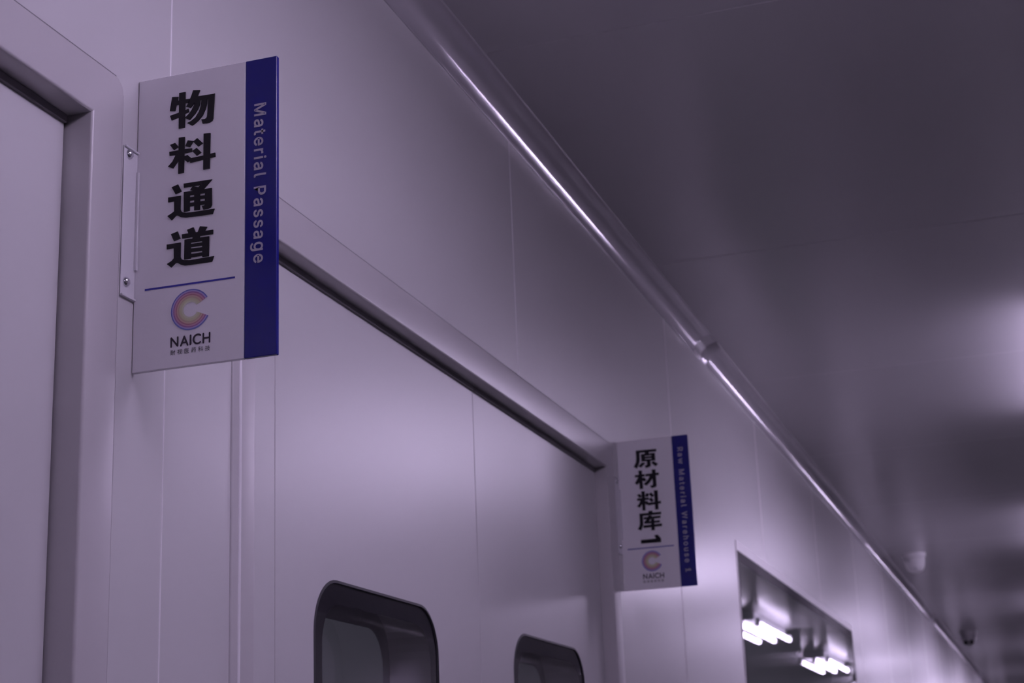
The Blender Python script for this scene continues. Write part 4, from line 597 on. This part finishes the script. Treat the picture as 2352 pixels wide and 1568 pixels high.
# ---------------------------------------------------------------- projecting door signs
def set_type(bm, body, font, place, length, height, ref):
    """Lays a line of type along [0,length]; letters are scaled to the given height of ref and spaced to fill the length."""
    rv = font[ref][1]
    sc = height / (max(rv[1::2]) - (min(rv[1::2]) if ord(ref) > 255 else 0))
    adv = [190 if ch == ' ' else font[ch][0] for ch in body]
    if ord(ref) > 255:
        adv = [360] * len(body)
    last = font[body[-1]][1]
    nat = sum(adv[:-1]) + max(last[0::2])
    first = min(font[body[0]][1][0::2])
    extra = (length / sc - (nat - first)) / (len(body) - 1)
    x = -first
    for ch, a in zip(body, adv):
        if ch != ' ':
            _, v, fs = font[ch]
            vv = [bm.verts.new(place((x + v[k]) * sc, v[k + 1] * sc)) for k in range(0, len(v), 2)]
            for f in fs:
                try: bm.faces.new([vv[q] for q in f])
                except ValueError: pass
        x += a + extra

def stroke(bm, pts, wd, place, closed=False):
    r = wd / 2
    k = len(bm.faces)
    for (a, b) in zip(pts, pts[1:]):
        d = Vector((b[0] - a[0], b[1] - a[1])); d.normalize()
        n = Vector((-d.y, d.x)) * r
        k += 1
        up = Vector((0, -.000008 * k, 0))
        quad(bm, *[Vector(place(*q)) + up for q in ((a[0] + n.x, a[1] + n.y), (a[0] - n.x, a[1] - n.y), (b[0] - n.x, b[1] - n.y), (b[0] + n.x, b[1] + n.y))])
    for p in pts:
        k += 1
        up = Vector((0, -.000008 * k, 0))
        bm.faces.new([bm.verts.new(Vector(place(p[0] + r * .98 * math.cos(t), p[1] + r * .98 * math.sin(t))) + up) for t in [math.pi * i / 6 for i in range(12)]])

def sign(y, zb, wd, split, glyphs, label, english, eng, rule, logo_c, naich_dx, small, bracket_y):
    """y = front face of the plate, zb = its lower edge; millimetre coordinates (u out from the wall, w up)."""
    t = thing('door_sign', label, 'sign', (0, y, zb), 'door signs projecting from the left wall')
    b = bmesh.new(); box(b, .0006, split, 0, .005, 0, .3, .0006, 1); obj('white_plate', b, PLATE, t)
    b = bmesh.new(); box(b, split, wd, 0, .005, 0, .3, .0006, 1); strip = obj('blue_strip', b, BLUE, t)
    P = lambda d: (lambda u, v: (u * .001, -d, v * .001))
    b = bmesh.new()
    for i, (nm, polys) in enumerate(glyphs.items()):
        for j, pl in enumerate(polys):
            dd = .0010 + .00001 * j
            prism(b, pl, P(dd), P(-.0001))
    obj('chinese_lettering', b, BLACK, t)
    b = bmesh.new()
    (u0, w0, ln, cap) = eng
    set_type(b, english, LATIN, lambda x, yy: ((u0 + yy) * .001, -.0004, (w0 - x) * .001), ln, cap, 'M')
    obj('english_lettering', b, PALE, strip)
    b = bmesh.new()
    quad(b, *[P(.0004)(*p) for p in rule]); obj('divider_line', b, RULE, t)
    # ring-shaped logo, open to the right
    b = bmesh.new()
    cu, cw = logo_c
    lines = [20.1, 17.6, 15.0, 12.5, 10.1, 8.2]
    a0, a1 = math.radians(31), math.radians(360 - 24.5)
    n = 72
    def arc(r0, r1, mi, d):
        for i in range(n):
            t0 = a0 + (a1 - a0) * i / n; t1 = a0 + (a1 - a0) * (i + 1) / n
            quad(b, P(d)(cu + r0 * math.cos(t0), cw + r0 * .97 * math.sin(t0)), P(d)(cu + r1 * math.cos(t0), cw + r1 * .97 * math.sin(t0)),
                 P(d)(cu + r1 * math.cos(t1), cw + r1 * .97 * math.sin(t1)), P(d)(cu + r0 * math.cos(t1), cw + r0 * .97 * math.sin(t1)), mi=mi)
    for i, r in enumerate(lines):
        hw = .62 if i < 4 else .8
        arc(r - hw, r + hw, 2 * i, .0005)
        if i < 5:
            arc(lines[i + 1] + .6, r - .6, 2 * i + 1, .0003)
    obj('logo', b, RINGS, t)
    # word mark
    b = bmesh.new()
    Q = lambda u, v: P(.0004)(u + naich_dx[0], v + naich_dx[1])
    sw = 1.75
    for pl in ([(42.3, 20.4), (42.3, 29.0), (49.1, 20.7), (49.1, 29.2)], [(52.6, 20.3), (56.1, 29.0), (59.7, 20.3)], [(53.9, 23.1), (58.2, 23.1)],
               [(62.7, 20.3), (62.7, 29.2)], [(76.2, 20.3), (76.2, 29.1)], [(82.7, 20.3), (82.7, 29.1)], [(76.2, 24.7), (82.7, 24.7)]):
        stroke(b, pl, sw, Q)
    stroke(b, [(70.4 + 4.4 * math.cos(math.radians(a)), 24.7 + 4.4 * math.sin(math.radians(a))) for a in range(50, 311, 10)], sw, Q)
    obj('word_mark', b, SOFTBLACK, t)
    b = bmesh.new()
    su, sw_, sl, sh = small
    set_type(b, '\u8010\u89c6\u533b\u836f\u79d1\u6280', HAN, lambda x, yy: P(.0004)(su + x, sw_ + yy), sl, sh, '\u79d1')
    obj('small_lettering', b, BLACK, t)
    # angle bracket screwed to the wall
    b = bmesh.new()
    by0, by1 = bracket_y[0] - y, -.0004
    z0, z1 = .0703, .2232
    box(b, .0003, .0016, by0, by1, z0, z1, .0004, 1)
    box(b, .0016, .0036, by0, by1, z0, z0 + .0022, .0004, 1)
    box(b, .0016, .0036, by0, by1, z1 - .0022, z1, .0004, 1)
    box(b, .0016, .0046, -.0030, by1, .101, .202, .0004, 1)
    br = obj('bracket', b, ALU, t)
    for zz in (.2157, .0857):
        b = bmesh.new()
        lathe(b, [(.0002, .0056), (.0018, .0055), (.0034, .0048), (.0044, .0037), (.0049, .0024), (.0050, .0010)][::-1], 24, 'x', center=(0, bracket_y[1] - y, zz))
        obj('screw', b, CHROME, br, smooth=True)
    return t

sign(1.3176, Z + .4149, .1515, .1181, PASSAGE_GLYPHS,
     'larger near white hanging sign with blue strip reading Material Passage', 'Material Passage',
     (128.0, 252.8, 161.8, 12.5), [(12.7, 79.8), (108.5, 79.2), (108.5, 81.0), (12.7, 81.7)], (62.2, 54.75), (0, 0), (41.6, 12.6, 41.6, 5.0),
     (1.2925, 1.3010))
sign(3.1600, Z + .4160, .1470, .1144, WAREHOUSE_GLYPHS,
     'smaller farther white hanging sign with blue strip reading Raw Material Warehouse 1', 'Raw Material Warehouse 1',
     (125.6, 275.6, 248.3, 10.6), [(11.9, 80.0), (105.4, 80.4), (105.4, 82.2), (11.9, 81.8)], (60.0, 54.6), (-1.6, .4), (39.8, 13.0, 41.4, 5.0),
     (3.1285, 3.1420))

# ---------------------------------------------------------------- small devices on the ceiling
t = thing('ceiling_detector', 'small white rounded detector on the ceiling beside the cove, nearer one', 'detector', (.170, 8.35, CEIL_Z))
b = bmesh.new(); lathe(b, [(.058, -.0005), (.058, -.012), (.054, -.018)], 40); obj('base', b, PLASTIC, t)
b = bmesh.new(); lathe(b, [(.052, -.016), (.050, -.045), (.045, -.068), (.036, -.084), (.020, -.093), (.004, -.095)], 40)
bd = obj('body', b, PLASTIC, t, smooth=True)
for a, h in ((-118, -.040), (-85, -.076)):
    b = bmesh.new()
    r = .050 if h > -.05 else .040
    bmesh.ops.create_uvsphere(b, u_segments=12, v_segments=8, radius=.006, matrix=Matrix.Translation((r * math.cos(math.radians(a)), r * math.sin(math.radians(a)), h)))
    obj('indicator', b, GREYPLASTIC, bd)

t = thing('security_camera', 'grey dome camera with black lens on the far ceiling', 'camera', (.175, 12.6, CEIL_Z))
b = bmesh.new(); lathe(b, [(.062, -.0005), (.062, -.022), (.056, -.032)], 40); obj('base', b, GREYPLASTIC, t)
b = bmesh.new(); lathe(b, [(.050, -.030), (.052, -.055), (.044, -.085), (.026, -.105), (.004, -.111)], 40); dm = obj('dome', b, GREYPLASTIC, t, smooth=True)
for dx in (-.022, .020):
    b = bmesh.new()
    lathe(b, [(.016, -.062), (.016, -.036), (.012, -.032)][::-1], 20, 'y', center=(dx, 0, -.088))
    obj('lens', b, LENS, dm)
